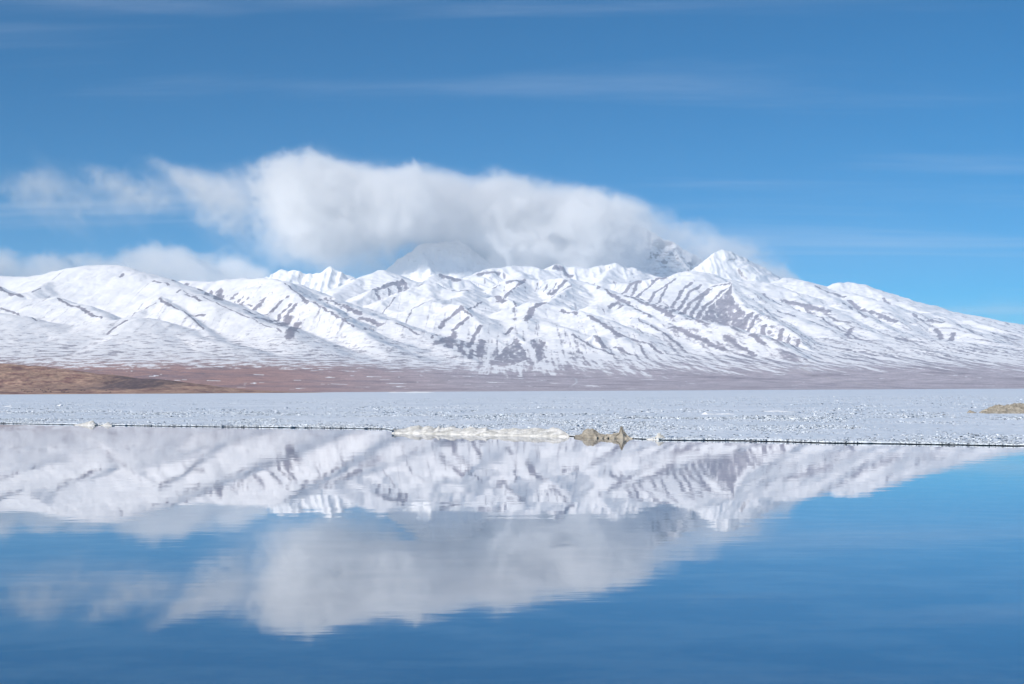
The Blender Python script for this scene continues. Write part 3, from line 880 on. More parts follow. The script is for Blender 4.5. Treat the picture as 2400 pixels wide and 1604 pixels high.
CX_ = [-80, 0, 60, 130, 200, 260, 320, 400, 440, 480, 540, 600, 660, 720, 760, 820, 880, 930, 990, 1050, 1110, 1160, 1220, 1300, 1380, 1460, 1520, 1560, 1600, 1640, 1700, 1760, 1830]
CY_ = [340, 372, 394, 420, 447, 482, 518, 554, 592, 630, 670]
CT = [[0] * 33,
      [0, 0, 0, .15, 0, .05, 0, .1, .05, 0, 0, 0, .05, .1, .25, 0, 0, 0, 0, 0, 0, 0, 0, 0, 0, 0, 0, 0, 0, 0, 0, 0, 0],
      [.1, .1, .15, .35, .2, .35, .15, .5, .2, .1, .1, .15, .3, .5, .8, .3, .05, 0, .05, 0, 0, .1, 0, 0, 0, 0, 0, 0, 0, 0, 0, 0, 0],
      [.2, .2, .35, .45, .25, .55, .4, .35, .65, .5, .35, .6, .9, 1, 1.1, .9, .55, .3, .6, .25, .1, .5, .15, .05, 0, 0, 0, 0, 0, 0, 0, 0, 0],
      [.2, .25, .45, .5, .3, .5, .6, .4, .4, .6, .6, .55, .8, 1.1, 1.1, 1.1, 1, .9, 1, .85, .65, .95, .75, .35, .1, 0, 0, 0, 0, 0, 0, 0, 0],
      [.15, .2, .35, .45, .35, .35, .4, .35, .3, .55, .5, .35, .7, 1.1, 1.2, 1.2, 1.2, 1.2, 1.2, 1.2, 1.1, 1.2, 1.15, 1, .75, .25, 0, 0, 0, 0, 0, 0, 0],
      [.1, .1, .2, .3, .25, .25, .2, .15, .2, .45, .5, .4, .7, 1.1, 1.2, 1.2, 1.2, 1.2, 1.2, 1.2, 1.2, 1.2, 1.2, 1.2, 1.15, .85, .45, .3, .1, 0, 0, 0, 0],
      [0, 0, .1, .15, .15, .15, .1, .1, .1, .2, .35, .35, .55, .75, .85, .9, .9, .85, .8, .8, .95, 1.2, 1.2, 1.2, 1.2, .9, .52, .5, .52, .3, .05, 0, 0],
      [0, 0, 0, .05, .05, .05, .05, .05, .05, .1, .2, .3, .42, .55, .55, .55, .5, .4, .3, .3, .5, 1, 1.15, 1.15, 1.05, .65, .36, .3, .4, .55, .4, .3, .05],
      [0, 0, 0, 0, 0, 0, 0, 0, 0, 0, .1, .2, .3, .38, .42, .45, .42, .35, .25, .3, .5, .9, 1.1, 1.1, .95, .45, .2, .12, .12, .3, .4, .45, .3],
      [0, 0, 0, 0, 0, 0, 0, 0, 0, 0, 0, 0, .05, .1, .2, .3, .3, .3, .2, .2, .3, .5, .6, .6, .5, .2, .05, 0, 0, .1, .2, .3, .3]]


def build_cloud_map(name, label, Y, depth, xs, ys, tab, cell, amp, cut, strength, seed, scale):
    """cloud whose thickness over width and height is tabulated, broken up by three-dimensional turbulence"""
    gx, _ = px_z(xs, [600] * len(xs), Y)
    _, gz = px_z([1000] * len(ys), ys, Y)
    tab = np.array(tab, dtype=np.float32)[::-1].copy()
    tab[:, :9] *= 0.80
    tab[:, 9:12] *= 0.85
    gz = gz[::-1]
    lo = np.array([gx[0], Y - depth * 1.15 - 350, gz[0]])
    hi = np.array([gx[-1], Y + depth * 1.15, gz[-1] + 60])
    shape = tuple(int((h - l) / c) + 1 for h, l, c in zip(hi, lo, (cell, cell * 1.7, cell)))
    ax = [np.linspace(l, h, s).astype(np.float32) for l, h, s in zip(lo, hi, shape)]
    # smooth table lookup
    row = np.array([np.interp(ax[0], gx, r) for r in tab])
    mp = np.array([np.interp(ax[2], gz, row[:, k]) for k in range(shape[0])])          # x, z
    X, Yv, Z = np.meshgrid(*ax, indexing='ij')
    n1 = fbm3(X / scale + seed, Yv / scale, Z / (scale * 0.85), 6, 0.55)
    n2 = fbm3(X / (scale * 0.36) + seed * 2, Yv / (scale * 0.36), Z / (scale * 0.36), 3, 0.5, billow=True)
    # the bank bulges forward over the dome's sunny side and so keeps it in shade
    bulge = 650 * np.exp(-((X + 1750) / 900) ** 2 - ((Z - 2850) / 650) ** 2)
    q = np.abs(Yv - Y + bulge - 130 * np.sin(X / 900 + seed)) / depth
    M_ = mp[:, None, :]
    turb = n1 * 1.2 + 0.8 * (n2 - 0.25)
    core = M_ * (1.2 - 0.5 * q * q) + amp * turb - cut - 1.2 * np.clip(q - 0.75, 0, 1)
    d = np.clip(core * 5.0, 0, np.exp(np.clip(1.5 * n1, -0.8, 0.6))) * np.clip(M_ * 1.5 - 0.35, 0, 1)
    # torn veils: stretched, sheared turbulence where the bank thins out
    nw = fbm3((X + 0.8 * Z) / 520 + seed, Yv / 1600, (Z - 0.45 * X) / 900, 6, 0.62)
    veil = np.clip(M_ * 1.3 + 0.9 * nw - 0.18, 0, 0.8) * np.clip(1.0 - q, 0, 1) * np.clip(M_ * 2.2, 0, 1) * 0.32
    d = np.maximum(d, veil)
    # the bank lies behind the snow dome it hides the top of
    px_, py_ = 1200 + X / Yv * FPX, 916.5 - Z / Yv * FPX
    front = sstep(900, 940, px_) * (1 - sstep(1120, 1175, px_)) * sstep(556, 600, py_) * (1 - sstep(21500, 21900, Yv))
    d = d * (1 - 0.97 * front)
    d = np.where(M_ > 0.01, d, 0)
    d[d < 0.004] = 0
    o = voxel_cloud(name, tuple(map(float, lo)), tuple(map(float, hi)), shape, d, cloud_material('cloud_vapour', strength))
    return tag(o, label, 'cloud', kind='stuff')


build_cloud_map('cloud', 'large white cloud bank wrapped round the highest peaks, trailing thin veils to the left', 21950, 1600,
                CX_, CY_, CT, 28, 1.0, 0.56, 0.0025, 1.7, 950.0)
build_cloud('cloud', 'low cloud bank lying behind the rounded left summit', 21800, 600,
            top=[(-400, 575), (-160, 575), (0, 580), (60, 588), (120, 594), (180, 590), (245, 590), (300, 578), (370, 570), (430, 568), (470, 584), (520, 592), (580, 600), (650, 622)],
            bot=[(-400, 700), (650, 690)],
            cell=26, edge=240, soft=160, amp=250, strength=0.0026, seed=9.4, scale=700.0)
build_cloud('cloud', 'small cloud puff trailing right of the pyramid peak', 21900, 420,
            top=[(1690, 640), (1720, 610), (1760, 596), (1800, 608), (1840, 612), (1860, 630), (1890, 655)],
            bot=[(1690, 700), (1890, 700)],
            cell=24, edge=180, soft=120, amp=110, strength=0.0026, seed=3.3, scale=450.0)

build_cloud('cloud', 'faint flat cloud veil low in the sky at the right', 24300, 500,
            top=[(1950, 700), (2050, 685), (2150, 676), (2300, 670), (2450, 672), (2600, 680), (2750, 690)],
            bot=[(1950, 860), (2750, 900)],
            cell=45, edge=400, soft=200, amp=140, strength=0.00042, seed=6.1, scale=1500.0)

# ------------------------------------------------------------------ haze
hm, hn, hl = new_mat('haze_air')
ho = nd(hn, 'ShaderNodeOutputMaterial')
hv = nd(hn, 'ShaderNodeVolumePrincipled')
hv.inputs['Color'].default_value = (0.60, 0.78, 1.0, 1)
hv.inputs['Density'].default_value = 2.7e-5
hv.inputs['Anisotropy'].default_value = 0.0
hl.new(hv.outputs[0], ho.inputs['Volume'])
hx, hy0, hy1, hz0, hz1 = 9200.0, -400.0, 19100.0, -8.0, 1720.0
hvv = [(sx_ * hx, yy_, zz_) for zz_ in (hz0, hz1) for yy_ in (hy0, hy1) for sx_ in (-1, 1)]
hf = [(0, 2, 3, 1), (4, 5, 7, 6), (0, 1, 5, 4), (2, 6, 7, 3), (0, 4, 6, 2), (1, 3, 7, 5)]
hz = mesh_obj('haze', hvv, hf, hm, smooth=False)
tag(hz, 'thin pale haze in the air over the lake and plain', kind='stuff')

# ------------------------------------------------------------------ lake: water, bed, ice
EDGE_PX = [(-420, 984), (-200, 989), (0, 993), (180, 996), (360, 999), (510, 1001), (700, 1003), (806, 1004), (905, 1006), (940, 1014), (1020, 1017), (1200, 1018), (1348, 1023), (1450, 1027), (1558, 1032), (1711, 1033), (1800, 1035), (1953, 1039), (2056, 1040), (2400, 1046), (2600, 1051), (2900, 1058)]
E3 = np.array([ground(x, y) for x, y in EDGE_PX])


def edge_y(x):
    return np.interp(x, E3[:, 0], E3[:, 1])


def water_material():
    m, n, l = new_mat('lake_water')
    out = nd(n, 'ShaderNodeOutputMaterial')
    geo = nd(n, 'ShaderNodeNewGeometry')

    def wave(sx, sy, det, amp):
        mp = nd(n, 'ShaderNodeMapping')
        mp.inputs['Scale'].default_value = (sx, sy, 1)
        mp.inputs['Rotation'].default_value = (0, 0, math.radians(4))
        l.new(geo.outputs['Position'], mp.inputs['Vector'])
        t = nd(n, 'ShaderNodeTexNoise')
        t.inputs['Scale'].default_value = 1.0
        t.inputs['Detail'].default_value = det
        t.inputs['Roughness'].default_value = 0.5
        l.new(mp.outputs[0], t.inputs['Vector'])
        k = nd(n, 'ShaderNodeMath', operation='MULTIPLY')
        l.new(t.outputs['Fac'], k.inputs[0])
        k.inputs[1].default_value = amp
        return k.outputs[0]
    a = wave(0.5, 1.4, 2.0, 0.0011)
    b = wave(2.2, 6.5, 2.0, 0.00028)
    c = wave(0.12, 0.30, 1.0, 0.0012)
    s1 = nd(n, 'ShaderNodeMath', operation='ADD')
    l.new(a, s1.inputs[0])
    l.new(b, s1.inputs[1])
    s2 = nd(n, 'ShaderNodeMath', operation='ADD')
    l.new(s1.outputs[0], s2.inputs[0])
    l.new(c, s2.inputs[1])
    calm = wave(0.035, 0.11, 3.0, 1.0)
    cm = nd(n, 'ShaderNodeMapRange')
    cm.inputs['From Min'].default_value = 0.38
    cm.inputs['From Max'].default_value = 0.62
    cm.inputs['To Min'].default_value = 0.35
    cm.inputs['To Max'].default_value = 1.45
    l.new(calm, cm.inputs['Value'])
    bp = nd(n, 'ShaderNodeBump')
    bp.inputs['Distance'].default_value = 1.0
    l.new(cm.outputs[0], bp.inputs['Strength'])
    l.new(s2.outputs[0], bp.inputs['Height'])
    fr = nd(n, 'ShaderNodeFresnel')
    fr.inputs['IOR'].default_value = 1.34
    l.new(bp.outputs[0], fr.inputs['Normal'])
    gl = nd(n, 'ShaderNodeBsdfGlossy')
    gl.inputs['Roughness'].default_value = 0.012
    gl.inputs['Color'].default_value = (0.95, 0.95, 0.96, 1)
    l.new(bp.outputs[0], gl.inputs['Normal'])
    df = nd(n, 'ShaderNodeBsdfDiffuse')
    df.inputs['Color'].default_value = (0.012, 0.06, 0.16, 1)
    tr = nd(n, 'ShaderNodeBsdfTransparent')
    tr.inputs['Color'].default_value = (0.52, 0.72, 0.86, 1)
    body = nd(n, 'ShaderNodeMixShader')
    body.inputs[0].default_value = 0.55
    l.new(df.outputs[0], body.inputs[1])
    l.new(tr.outputs[0], body.inputs[2])
    mx = nd(n, 'ShaderNodeMixShader')
    pw_ = nd(n, 'ShaderNodeMath', operation='POWER')
    l.new(fr.outputs[0], pw_.inputs[0])
    pw_.inputs[1].default_value = 0.5
    # seen from below (light on its way to the bed) the surface lets nearly everything through
    bf = nd(n, 'ShaderNodeMix', data_type='FLOAT')
    l.new(geo.outputs['Backfacing'], bf.inputs['Factor'])
    l.new(pw_.outputs[0], bf.inputs['A'])
    bf.inputs['B'].default_value = 0.06
    l.new(bf.outputs['Result'], mx.inputs[0])
    l.new(body.outputs[0], mx.inputs[1])
    l.new(gl.outputs[0], mx.inputs[2])
    l.new(mx.outputs[0], out.inputs[0])
    return m


MAT_WATER = water_material()
wv = [(-260, -60, 0), (260, -60, 0), (260, 240, 0), (-260, 240, 0)]
tag(mesh_obj('water', wv, [(0, 1, 2, 3)], MAT_WATER), 'calm open lake water mirroring mountains, cloud and sky', kind='structure')

# lake bed, shallow near the viewer, with low boulders and silt
bm_, bn_, bl_ = new_mat('lake_bed_silt')
bo = nd(bn_, 'ShaderNodeOutputMaterial')
bb = nd(bn_, 'ShaderNodeBsdfDiffuse')
bg = nd(bn_, 'ShaderNodeNewGeometry')
bt = nd(bn_, 'ShaderNodeTexNoise')
bt.inputs['Scale'].default_value = 0.75
bt.inputs['Detail'].default_value = 6
bl_.new(bg.outputs['Position'], bt.inputs['Vector'])
br = nd(bn_, 'ShaderNodeValToRGB')
br.color_ramp.elements[0].position = 0.43
br.color_ramp.elements[0].color = (0.03, 0.035, 0.04, 1)
br.color_ramp.elements[1].position = 0.62
br.color_ramp.elements[1].color = (0.50, 0.38, 0.29, 1)
bl_.new(bt.outputs['Fac'], br.inputs[0])
bl_.new(br.outputs[0], bb.inputs[0])
bl_.new(bb.outputs[0], bo.inputs[0])
gx_ = np.linspace(-260, 260, 200)
gy_ = np.concatenate([np.linspace(-60, 40, 160), np.linspace(41, 240, 60)])
LY, LX = np.meshgrid(gy_, gx_, indexing='ij')
LZ = -0.45 - np.clip(LY - 6, 0, 40) * 0.045 + 0.10 * fbm(LX / 2.6, LY / 2.6, 3)
tag(mesh_obj('lake_bed', np.stack([LX, LY, LZ], -1).reshape(-1, 3), grid_faces(len(gy_), len(gx_)), bm_), kind='structure')


def ice_material(name, c0, c1, rough=0.45, scale=3.0, bump=0.03, attr=False, far=False):
    m, n, l = new_mat(name)
    out = nd(n, 'ShaderNodeOutputMaterial')
    bs = nd(n, 'ShaderNodeBsdfPrincipled')
    bs.inputs['Roughness'].default_value = rough
    bs.inputs['IOR'].default_value = 1.31
    bs.inputs['Specular IOR Level'].default_value = 0.35
    geo = nd(n, 'ShaderNodeNewGeometry')
    t = nd(n, 'ShaderNodeTexNoise')
    t.inputs['Scale'].default_value = scale
    t.inputs['Detail'].default_value = 6
    t.inputs['Roughness'].default_value = 0.65
    l.new(geo.outputs['Position'], t.inputs['Vector'])
    r = nd(n, 'ShaderNodeValToRGB')
    r.color_ramp.elements[0].position = 0.36
    r.color_ramp.elements[0].color = (*c0, 1)
    r.color_ramp.elements[1].position = 0.64
    r.color_ramp.elements[1].color = (*c1, 1)
    src = t.outputs['Fac']
    if attr:
        at_ = nd(n, 'ShaderNodeAttribute', attribute_name='tone')
        src = at_.outputs['Fac']
        r.color_ramp.elements[0].position = 0.0
        r.color_ramp.elements[1].position = 1.0
    if far:
        t2 = nd(n, 'ShaderNodeTexNoise')
        t2.inputs['Scale'].default_value = 0.05
        t2.inputs['Detail'].default_value = 8
        t2.inputs['Roughness'].default_value = 0.7
        l.new(geo.outputs['Position'], t2.inputs['Vector'])
        av = nd(n, 'ShaderNodeMath', operation='MULTIPLY_ADD')
        l.new(t2.outputs['Fac'], av.inputs[0])
        av.inputs[1].default_value = 0.5
        hl_ = nd(n, 'ShaderNodeMath', operation='MULTIPLY')
        l.new(t.outputs['Fac'], hl_.inputs[0])
        hl_.inputs[1].default_value = 0.5
        l.new(hl_.outputs[0], av.inputs[2])
        src = av.outputs[0]
    l.new(src, r.inputs[0])
    l.new(r.outputs[0], bs.inputs['Base Color'])
    bp = nd(n, 'ShaderNodeBump')
    bp.inputs['Strength'].default_value = 0.8
    bp.inputs['Distance'].default_value = bump
    l.new(t.outputs['Fac'], bp.inputs['Height'])
    l.new(bp.outputs[0], bs.inputs['Normal'])
    l.new(bs.outputs[0], out.inputs[0])
    return m


MAT_ICE = ice_material('lake_ice', (0.54, 0.61, 0.69), (0.80, 0.84, 0.89), scale=2.2, bump=0.05, far=True)
MAT_CHIP = ice_material('ice_chip', (0.58, 0.67, 0.76), (0.80, 0.85, 0.90), rough=0.3, scale=9.0, bump=0.01, attr=True)
MAT_DIRTY = ice_material('dirty_ice', (0.48, 0.47, 0.43), (0.82, 0.81, 0.78), rough=0.6, scale=2.6, bump=0.05)
MAT_SAND = ice_material('sandy_ice', (0.22, 0.195, 0.155), (0.46, 0.42, 0.35), rough=0.8, scale=4.0, bump=0.05)
MAT_SNOWICE = ice_material('snow_lump', (0.72, 0.76, 0.80), (0.90, 0.91, 0.92), rough=0.6, scale=4.0, bump=0.04)

# ice sheet: top surface from the edge to the far shore, a ragged lip and an undercut front
ICE_H = 0.055
nxi = 1300
ax_ = np.linspace(-0.46, 0.46, nxi)
rows = np.concatenate([np.linspace(0, 0.5, 8, endpoint=False), np.linspace(0.5, 40, 130, endpoint=False), 40 * (7600 / 40.0) ** np.linspace(0, 1, 120)])
# x along the edge is taken at the edge itself, so rows run parallel to it and then spread out
ex = np.interp(ax_, E3[:, 0] / E3[:, 1], E3[:, 0])
ey = np.interp(ax_, E3[:, 0] / E3[:, 1], E3[:, 1])
rag = 1.5 * fbm(ex / 6.5, ex * 0 + 3, 5, gain=0.6) + 0.25 * noise2(ex / 0.35, ex * 0 + 9)
IY = ey[None, :] + rag[None, :] * np.exp(-rows[:, None] / 3.0) + rows[:, None]
IX = ax_[None, :] * IY
hump = 0.035 * fbm(IX / 0.5, IY / 0.8, 3) * np.exp(-rows[:, None] / 120) + 0.06 * np.clip(fbm(IX / 6, IY / 9, 3), -0.2, 1) * np.exp(-rows[:, None] / 300)
IZ = ICE_H + np.where(rows[:, None] < 0.01, 0, hump)
top_v = np.stack([IX, IY, IZ], -1)
# undercut: lip bottom, recessed back, down into the water
lip = top_v[0].copy()
lip[:, 2] = np.clip(0.016 + 0.02 * fbm(ex / 1.6, ex * 0 + 1, 4, gain=0.7), 0.002, 0.03)
back = lip.copy()
back[:, 1] += 0.12
back[:, 0] = ax_ * back[:, 1]
low_ = back.copy()
low_[:, 2] = -0.25
front = np.stack([low_, back, lip], 0)
allv = np.concatenate([front, top_v], 0)
tag(mesh_obj('ice_sheet', allv.reshape(-1, 3), grid_faces(allv.shape[0], nxi), MAT_ICE), 'rough blue white lake ice stretching to the far shore', kind='structure')

# loose candled ice: tens of thousands of small shards
def shards(name, px, py, base, size, tall, tone):
    """one five-sided splinter per point"""
    n_ = len(px)
    t = RNG.random((n_, 4)) * 0.6 + np.arange(4)[None, :] * (math.pi / 2) + RNG.random((n_, 1)) * 6.28
    rad = size[:, None] * (0.45 + 0.55 * RNG.random((n_, 4)))
    b = np.stack([px[:, None] + rad * np.cos(t), py[:, None] + rad * np.sin(t), base[:, None] - 0.03 + 0 * t], -1)
    ti = RNG.normal(size=(n_, 2, 2)) * size[:, None, None] * 0.45
    tops = np.empty((n_, 2, 3))
    tops[:, :, 0] = px[:, None] + ti[:, :, 0]
    tops[:, :, 1] = py[:, None] + ti[:, :, 1]
    tops[:, :, 2] = base[:, None] + tall[:, None] * np.stack([np.ones(n_), 0.35 + 0.6 * RNG.random(n_)], -1)
    v = np.concatenate([b, tops], 1)                       # 6 points
    tri = np.array([(0, 1, 4), (1, 2, 4), (2, 5, 4), (2, 3, 5), (3, 0, 5), (0, 4, 5)])
    f = (np.arange(n_) * 6)[:, None, None] + tri[None]
    o = mesh_obj(name, v.reshape(-1, 3), f.reshape(-1, 3), MAT_CHIP, smooth=False)
    set_attr(o, 'tone', np.repeat(tone, 6))
    return o


def scatter(n_, r0, r1, pw):
    a = RNG.uniform(-0.44, 0.44, n_)
    e = np.interp(a, E3[:, 0] / E3[:, 1], E3[:, 1])
    d = r0 + (r1 - r0) * RNG.random(n_) ** pw
    y = e + d
    return a * y, y, d


parts = [scatter(12000, -0.12, 1.2, 1.0), scatter(75000, 0.6, 45, 1.25), scatter(50000, 30, 280, 1.5)]
X_, Y_, D_ = (np.concatenate(k) for k in zip(*parts))
S_ = np.concatenate([RNG.uniform(0.03, 0.10, 12000), RNG.gamma(3.0, 0.014, 75000) + 0.025, RNG.gamma(3.0, 0.026, 50000) + 0.04])
S_ = np.clip(S_, 0.03, 0.45)
patch = fbm(X_ / 7, Y_ / 14, 3) + 0.5 * fbm(X_ / 30, Y_ / 45 + 5, 2)
keep = (patch + RNG.normal(size=len(X_)) * 0.16 > -0.16) | (D_ < 1.5)
X_, Y_, D_, S_, patch = X_[keep], Y_[keep], D_[keep], S_[keep], patch[keep]
T_ = S_ * RNG.uniform(0.07, 0.34, len(S_)) * np.clip(0.7 + 1.1 * patch, 0.3, 1.7)
tone = np.clip(0.25 + 0.75 * RNG.beta(1.6, 1.3, len(S_)) + 0.2 * patch, 0, 1)
tag(shards('ice_shards', X_, Y_, np.full(len(X_), ICE_H), S_, T_, tone), 'glittering broken ice shards strewn over the lake ice', kind='stuff')


def mound(name, prof, base, depth, mat, seed, label, cat, group=None, rough=0.12, lean=0.0, n_u=None, hs=1.0):
    """a lump with the traced outline, its own distance, depth and uneven skin; base = (left y, right y) in the photo"""
    xs = np.array([p[0] for p in prof], float)
    ys = np.array([p[1] for p in prof], float)
    n_u = n_u or int(np.clip((xs[-1] - xs[0]) * 1.6, 24, 220))
    n_v = 22
    u = np.linspace(0, 1, n_u)
    pxs = xs[0] + (xs[-1] - xs[0]) * u
    pys = np.interp(pxs, xs, ys)
    pb = base[0] + (base[1] - base[0]) * u
    c = np.array([ground(a, b) for a, b in zip(pxs, pb)])
    Yc = c[:, 1]
    hgt = np.maximum((pb - pys) / FPX * Yc * hs, 0.012)
    mid = c[n_u // 2]
    org = np.array([mid[0], Yc.mean(), 0.0])
    v = np.linspace(-1, 1, n_v)
    U, V = np.meshgrid(np.arange(n_u), v, indexing='ij')
    dep = depth * (0.55 + 0.45 * np.clip(hgt / hgt.max(), 0, 1)) * np.sin(np.clip(u * (1 - u) * 14, 0, 1) * math.pi / 2) ** 0.5 + 0.01
    px = c[:, 0][U] + lean * hgt[U] * V
    py = c[:, 1][U] + (V + 1) * dep[U]
    nz_ = fbm(px * 3.1 + seed, py * 3.1, 4)
    shp = np.where(V < 0.35, np.clip((V + 1) / 1.35, 0, 1) ** 0.8, np.clip((1 - V) / 0.65, 0, 1) ** 0.6)
    blk = noise2(px * 2.3 + seed * 3, py * 1.7)
    hz_ = hgt[U] * shp * (1 + 0.0 * nz_) + rough * hgt.max() * (nz_ + 0.8 * blk) * shp * (1 - shp * 0.75)
    px = px + 0.10 * hgt.max() * noise2(px * 9 + seed, py * 9)
    py = py + 0.25 * hgt.max() * noise2(px * 7, py * 7 + seed)
    hz_ = hz_ + 0.07 * hgt.max() * noise2(px * 14 + seed, py * 14) * shp
    hz_ = np.maximum(hz_, np.minimum(0.045, 0.4 * hgt.max()) * shp ** 0.5)
    hz_ = np.where(np.abs(V) > 0.999, -0.06, hz_)
    top = np.stack([px, py, hz_], -1) - org
    bot = top.copy()
    bot[..., 2] = -0.14
    nv = n_u * n_v
    f1 = grid_faces(n_u, n_v)
    f2 = f1[:, ::-1] + nv
    i = np.arange(nv).reshape(n_u, n_v)
    rim = np.concatenate([i[0, :], i[1:, -1], i[-1, -2::-1], i[-2:0:-1, 0]])
    r2 = np.roll(rim, -1)
    f3 = np.stack([r2, rim, rim + nv, r2 + nv], -1)
    o = mesh_obj(name, np.concatenate([top.reshape(-1, 3), bot.reshape(-1, 3)]), np.concatenate([f1, f2, f3]), mat, smooth=False)
    o.location = org
    tag(o, label, cat, group)
    return o


mound('ice_ridge', [(918, 1006), (922, 1000), (926, 1005), (941, 1004), (956, 998), (977, 995), (986, 1001), (996, 995), (1007, 998), (1015, 1004), (1018, 1004), (1024, 995), (1030, 1002), (1041, 1002), (1058, 998), (1067, 1002), (1082, 1005), (1101, 997), (1118, 1004), (1137, 998), (1146, 1006), (1169, 1008), (1180, 1002), (1192, 1004), (1203, 1002), (1222, 1005), (1240, 1003), (1262, 1001), (1272, 1004), (1288, 1004), (1298, 1000), (1315, 1003), (1326, 1012), (1334, 1020)],
      (1016, 1025), 1.1, MAT_DIRTY, 2.0, 'long dirty cream ice ridge along the middle of the water edge', 'ice ridge', rough=0.35, hs=0.8)
mound('ice_mound', [(1346, 1025), (1352, 1022), (1366, 1019), (1371, 1012), (1376, 1009), (1381, 1006), (1388, 1008), (1394, 1006), (1399, 1010), (1404, 1013), (1410, 1018), (1420, 1020)],
      (1027, 1028), 0.8, MAT_SAND, 5.0, 'rounded sandy tan ice mound at the water edge beside a pointed spire', 'ice mound', rough=0.2)
mound('ice_spire', [(1398, 1024), (1412, 1020), (1430, 1018), (1445, 1016), (1453, 1015), (1455.5, 1005), (1457, 1000), (1459, 1001), (1463, 1009), (1468, 1016), (1474, 1023), (1481, 1027)],
      (1028, 1029), 0.32, MAT_SAND, 8.0, 'pointed tan ice spire with a low tail, right of the sandy mound', 'ice spire', rough=0.12)
mound('ice_block', [(1516, 1030), (1528, 1027), (1540, 1024), (1545, 1017), (1549, 1016), (1555, 1020), (1560, 1025), (1566, 1031)],
      (1031, 1032), 0.35, MAT_DIRTY, 3.0, 'pale upright ice block at the water edge right of the spire', 'ice block', rough=0.3)
mound('ice_mound', [(172, 996), (182, 993), (193, 989), (200, 985), (206, 983), (211, 988), (216, 993), (222, 996)],
      (997, 998), 0.6, MAT_DIRTY, 6.0, 'small peaked cream ice mound at the water edge on the left', 'ice mound', rough=0.25, hs=0.75)
mound('ice_mound', [(236, 997), (241, 990), (244, 987), (248, 991), (254, 995), (262, 997)],
      (998, 999), 0.5, MAT_DIRTY, 7.0, 'tiny cream ice cone just right of the peaked left mound', 'ice mound', rough=0.25, hs=0.75)
mound('ice_mound', [(2318, 970), (2326, 966), (2340, 961), (2356, 955), (2370, 951), (2380, 950), (2392, 952), (2402, 949), (2430, 946), (2470, 951), (2500, 962)],
      (972, 972), 2.2, MAT_SAND, 4.0, 'wide tan sandy mound rising from the ice at the right frame edge', 'ice mound', rough=0.25)
mound('ice_mound', [(2272, 971), (2280, 966), (2286, 962), (2291, 964), (2299, 970)],
      (971, 971), 0.8, MAT_SAND, 9.0, 'small tan sandy hump on the ice left of the wide right mound', 'ice mound', rough=0.25)
mound('snow_drift', [(1644, 974), (1652, 970), (1660, 966), (1666, 970), (1680, 971), (1700, 970), (1712, 969), (1726, 971), (1736, 974)],
      (974.5, 974.5), 0.8, MAT_SNOWICE, 1.0, 'white snow drift low on the ice right of centre', 'snow drift', rough=0.3)
mound('snow_drift', [(1786, 967), (1800, 964), (1815, 963), (1830, 963), (1850, 964), (1868, 967)],
      (968, 968), 0.8, MAT_SNOWICE, 11.0, 'thin white snow drift on the ice farthest right of the drifts', 'snow drift', rough=0.3)
mound('ice_block', [(4, 954), (9, 951), (14, 952), (18, 950), (23, 953), (27, 955)],
      (955, 955), 0.8, MAT_SNOWICE, 12.0, 'white ice heap on the ice at the left frame edge', 'ice heap', rough=0.3)
mound('ice_block', [(128, 953), (132, 949), (136, 948), (140, 948), (143, 953)],
      (953, 953), 0.6, MAT_SNOWICE, 13.0, 'small bright ice block on the ice left of the hill end', 'ice block', rough=0.3)
mound('ice_ridge', [(908, 921), (914, 919), (922, 918.6), (930, 919.5), (946, 920), (955, 918.6), (970, 918), (985, 918.4), (1000, 918.3), (1012, 920), (1018, 921)],
      (921.5, 921.2), 18, MAT_SNOWICE, 14.0, 'bright white ice ridge lying along the far shore', 'ice ridge', rough=0.2)

# ------------------------------------------------------------------ yaks grazing on the far left shore
ym, yn, yl = new_mat('yak_hair')
yo = nd(yn, 'ShaderNodeOutputMaterial')
yb = nd(yn, 'ShaderNodeBsdfPrincipled')
yt = nd(yn, 'ShaderNodeTexNoise')
yt.inputs['Scale'].default_value = 9
yr = nd(yn, 'ShaderNodeValToRGB')
yr.color_ramp.elements[0].color = (0.012, 0.010, 0.010, 1)
yr.color_ramp.elements[1].color = (0.05, 0.038, 0.032, 1)
yl.new(yt.outputs['Fac'], yr.inputs[0])
yl.new(yr.outputs[0], yb.inputs['Base Color'])
yb.inputs['Roughness'].default_value = 0.9
yl.new(yb.outputs[0], yo.inputs[0])


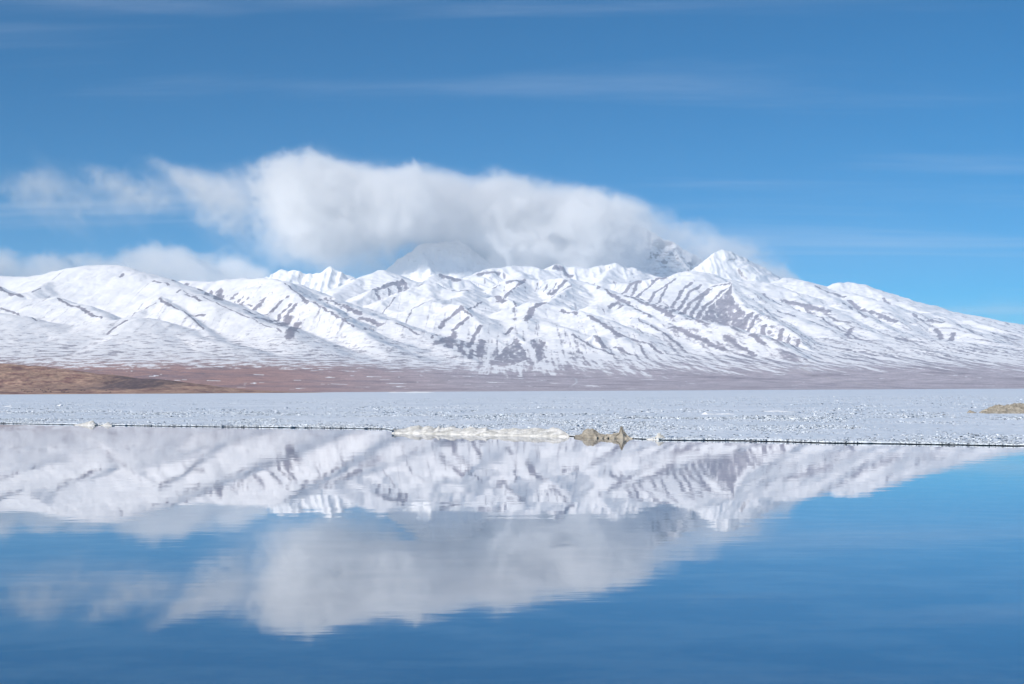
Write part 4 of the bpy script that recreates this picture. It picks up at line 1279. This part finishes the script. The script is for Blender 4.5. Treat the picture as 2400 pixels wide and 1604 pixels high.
def yak_mesh():
    pts = [(0, 0, 1.0, .34), (0.55, 0, 1.15, .40), (0.9, 0, 1.0, .27), (1.15, 0, 0.75, .19), (1.35, 0, 0.48, .11), (-0.6, 0, 1.0, .36), (-0.88, 0, 0.85, .14), (-0.98, 0, 0.45, .08)]
    edges = [(0, 1), (1, 2), (2, 3), (3, 4), (0, 5), (5, 6), (6, 7)]
    for bx_, root in ((0.6, 1), (-0.55, 5)):
        for s in (-1, 1):
            i = len(pts)
            k = -0.06 if root == 1 else 0.10
            pts += [(bx_, s * .22, .70, .17), (bx_ + k, s * .24, .36, .10), (bx_ + k * .3, s * .24, .04, .09)]
            edges += [(root, i), (i, i + 1), (i + 1, i + 2)]
    for s in (-1, 1):
        i = len(pts)
        pts += [(1.12, s * .24, .98, .05), (1.2, s * .30, 1.16, .03)]
        edges += [(3, i), (i, i + 1)]
    me = bpy.data.meshes.new('yak_cage')
    me.from_pydata([p[:3] for p in pts], edges, [])
    o = bpy.data.objects.new('yak_cage', me)
    COL.objects.link(o)
    sk = o.modifiers.new('skin', 'SKIN')
    for i, p in enumerate(pts):
        me.skin_vertices[0].data[i].radius = (p[3], p[3])
    me.skin_vertices[0].data[0].use_root = True
    sb = o.modifiers.new('sub', 'SUBSURF')
    sb.levels = 1
    dg = bpy.context.evaluated_depsgraph_get()
    res = bpy.data.meshes.new_from_object(o.evaluated_get(dg))
    bpy.data.objects.remove(o)
    bpy.data.meshes.remove(me)
    res.materials.clear()
    res.materials.append(ym)
    for p in res.polygons:
        p.use_smooth = True
    return res


YAK = yak_mesh()
YAK.name = 'yak'


def stand(x, y=None):
    d = ray(x, 921)
    Yd = y
    j = int(np.searchsorted(AT, d[0]))
    i = int(np.searchsorted(YR, Yd))
    t = (Yd - YR[i - 1]) / (YR[i] - YR[i - 1])
    return Vector((d[0] * Yd, Yd, float(ZZ[i - 1, j] * (1 - t) + ZZ[i, j] * t)))


spots = [50, 53.5, 57, 60.5, 64, 69, 74, 80, 95, 99, 102.5, 105, 108, 113.5, 117, 119.5, 140, 144.5, 150, 155.5, 158.5, 161, 191, 198, 248.5, 258]
NTH = 'first second third fourth fifth sixth seventh eighth ninth tenth eleventh twelfth thirteenth fourteenth fifteenth sixteenth seventeenth eighteenth nineteenth twentieth'.split()
for k_, q in enumerate(spots):
    o = bpy.data.objects.new('yak', YAK)
    COL.objects.link(o)
    o.location = stand(q, RNG.uniform(2150, 2290)) - Vector((0, 0, 0.03))
    o.rotation_euler = (0, 0, RNG.uniform(-0.5, 0.5) + (math.pi if RNG.random() < 0.5 else 0))
    k = RNG.uniform(0.9, 1.25)
    o.scale = (k, k, k)
    nm = NTH[k_] + ' dark yak from the left' if k_ < 20 else NTH[25 - k_] + ' dark yak from the right'
    tag(o, nm + ' in the herd along the far left shore', 'yak', 'yaks grazing along the far left shore')
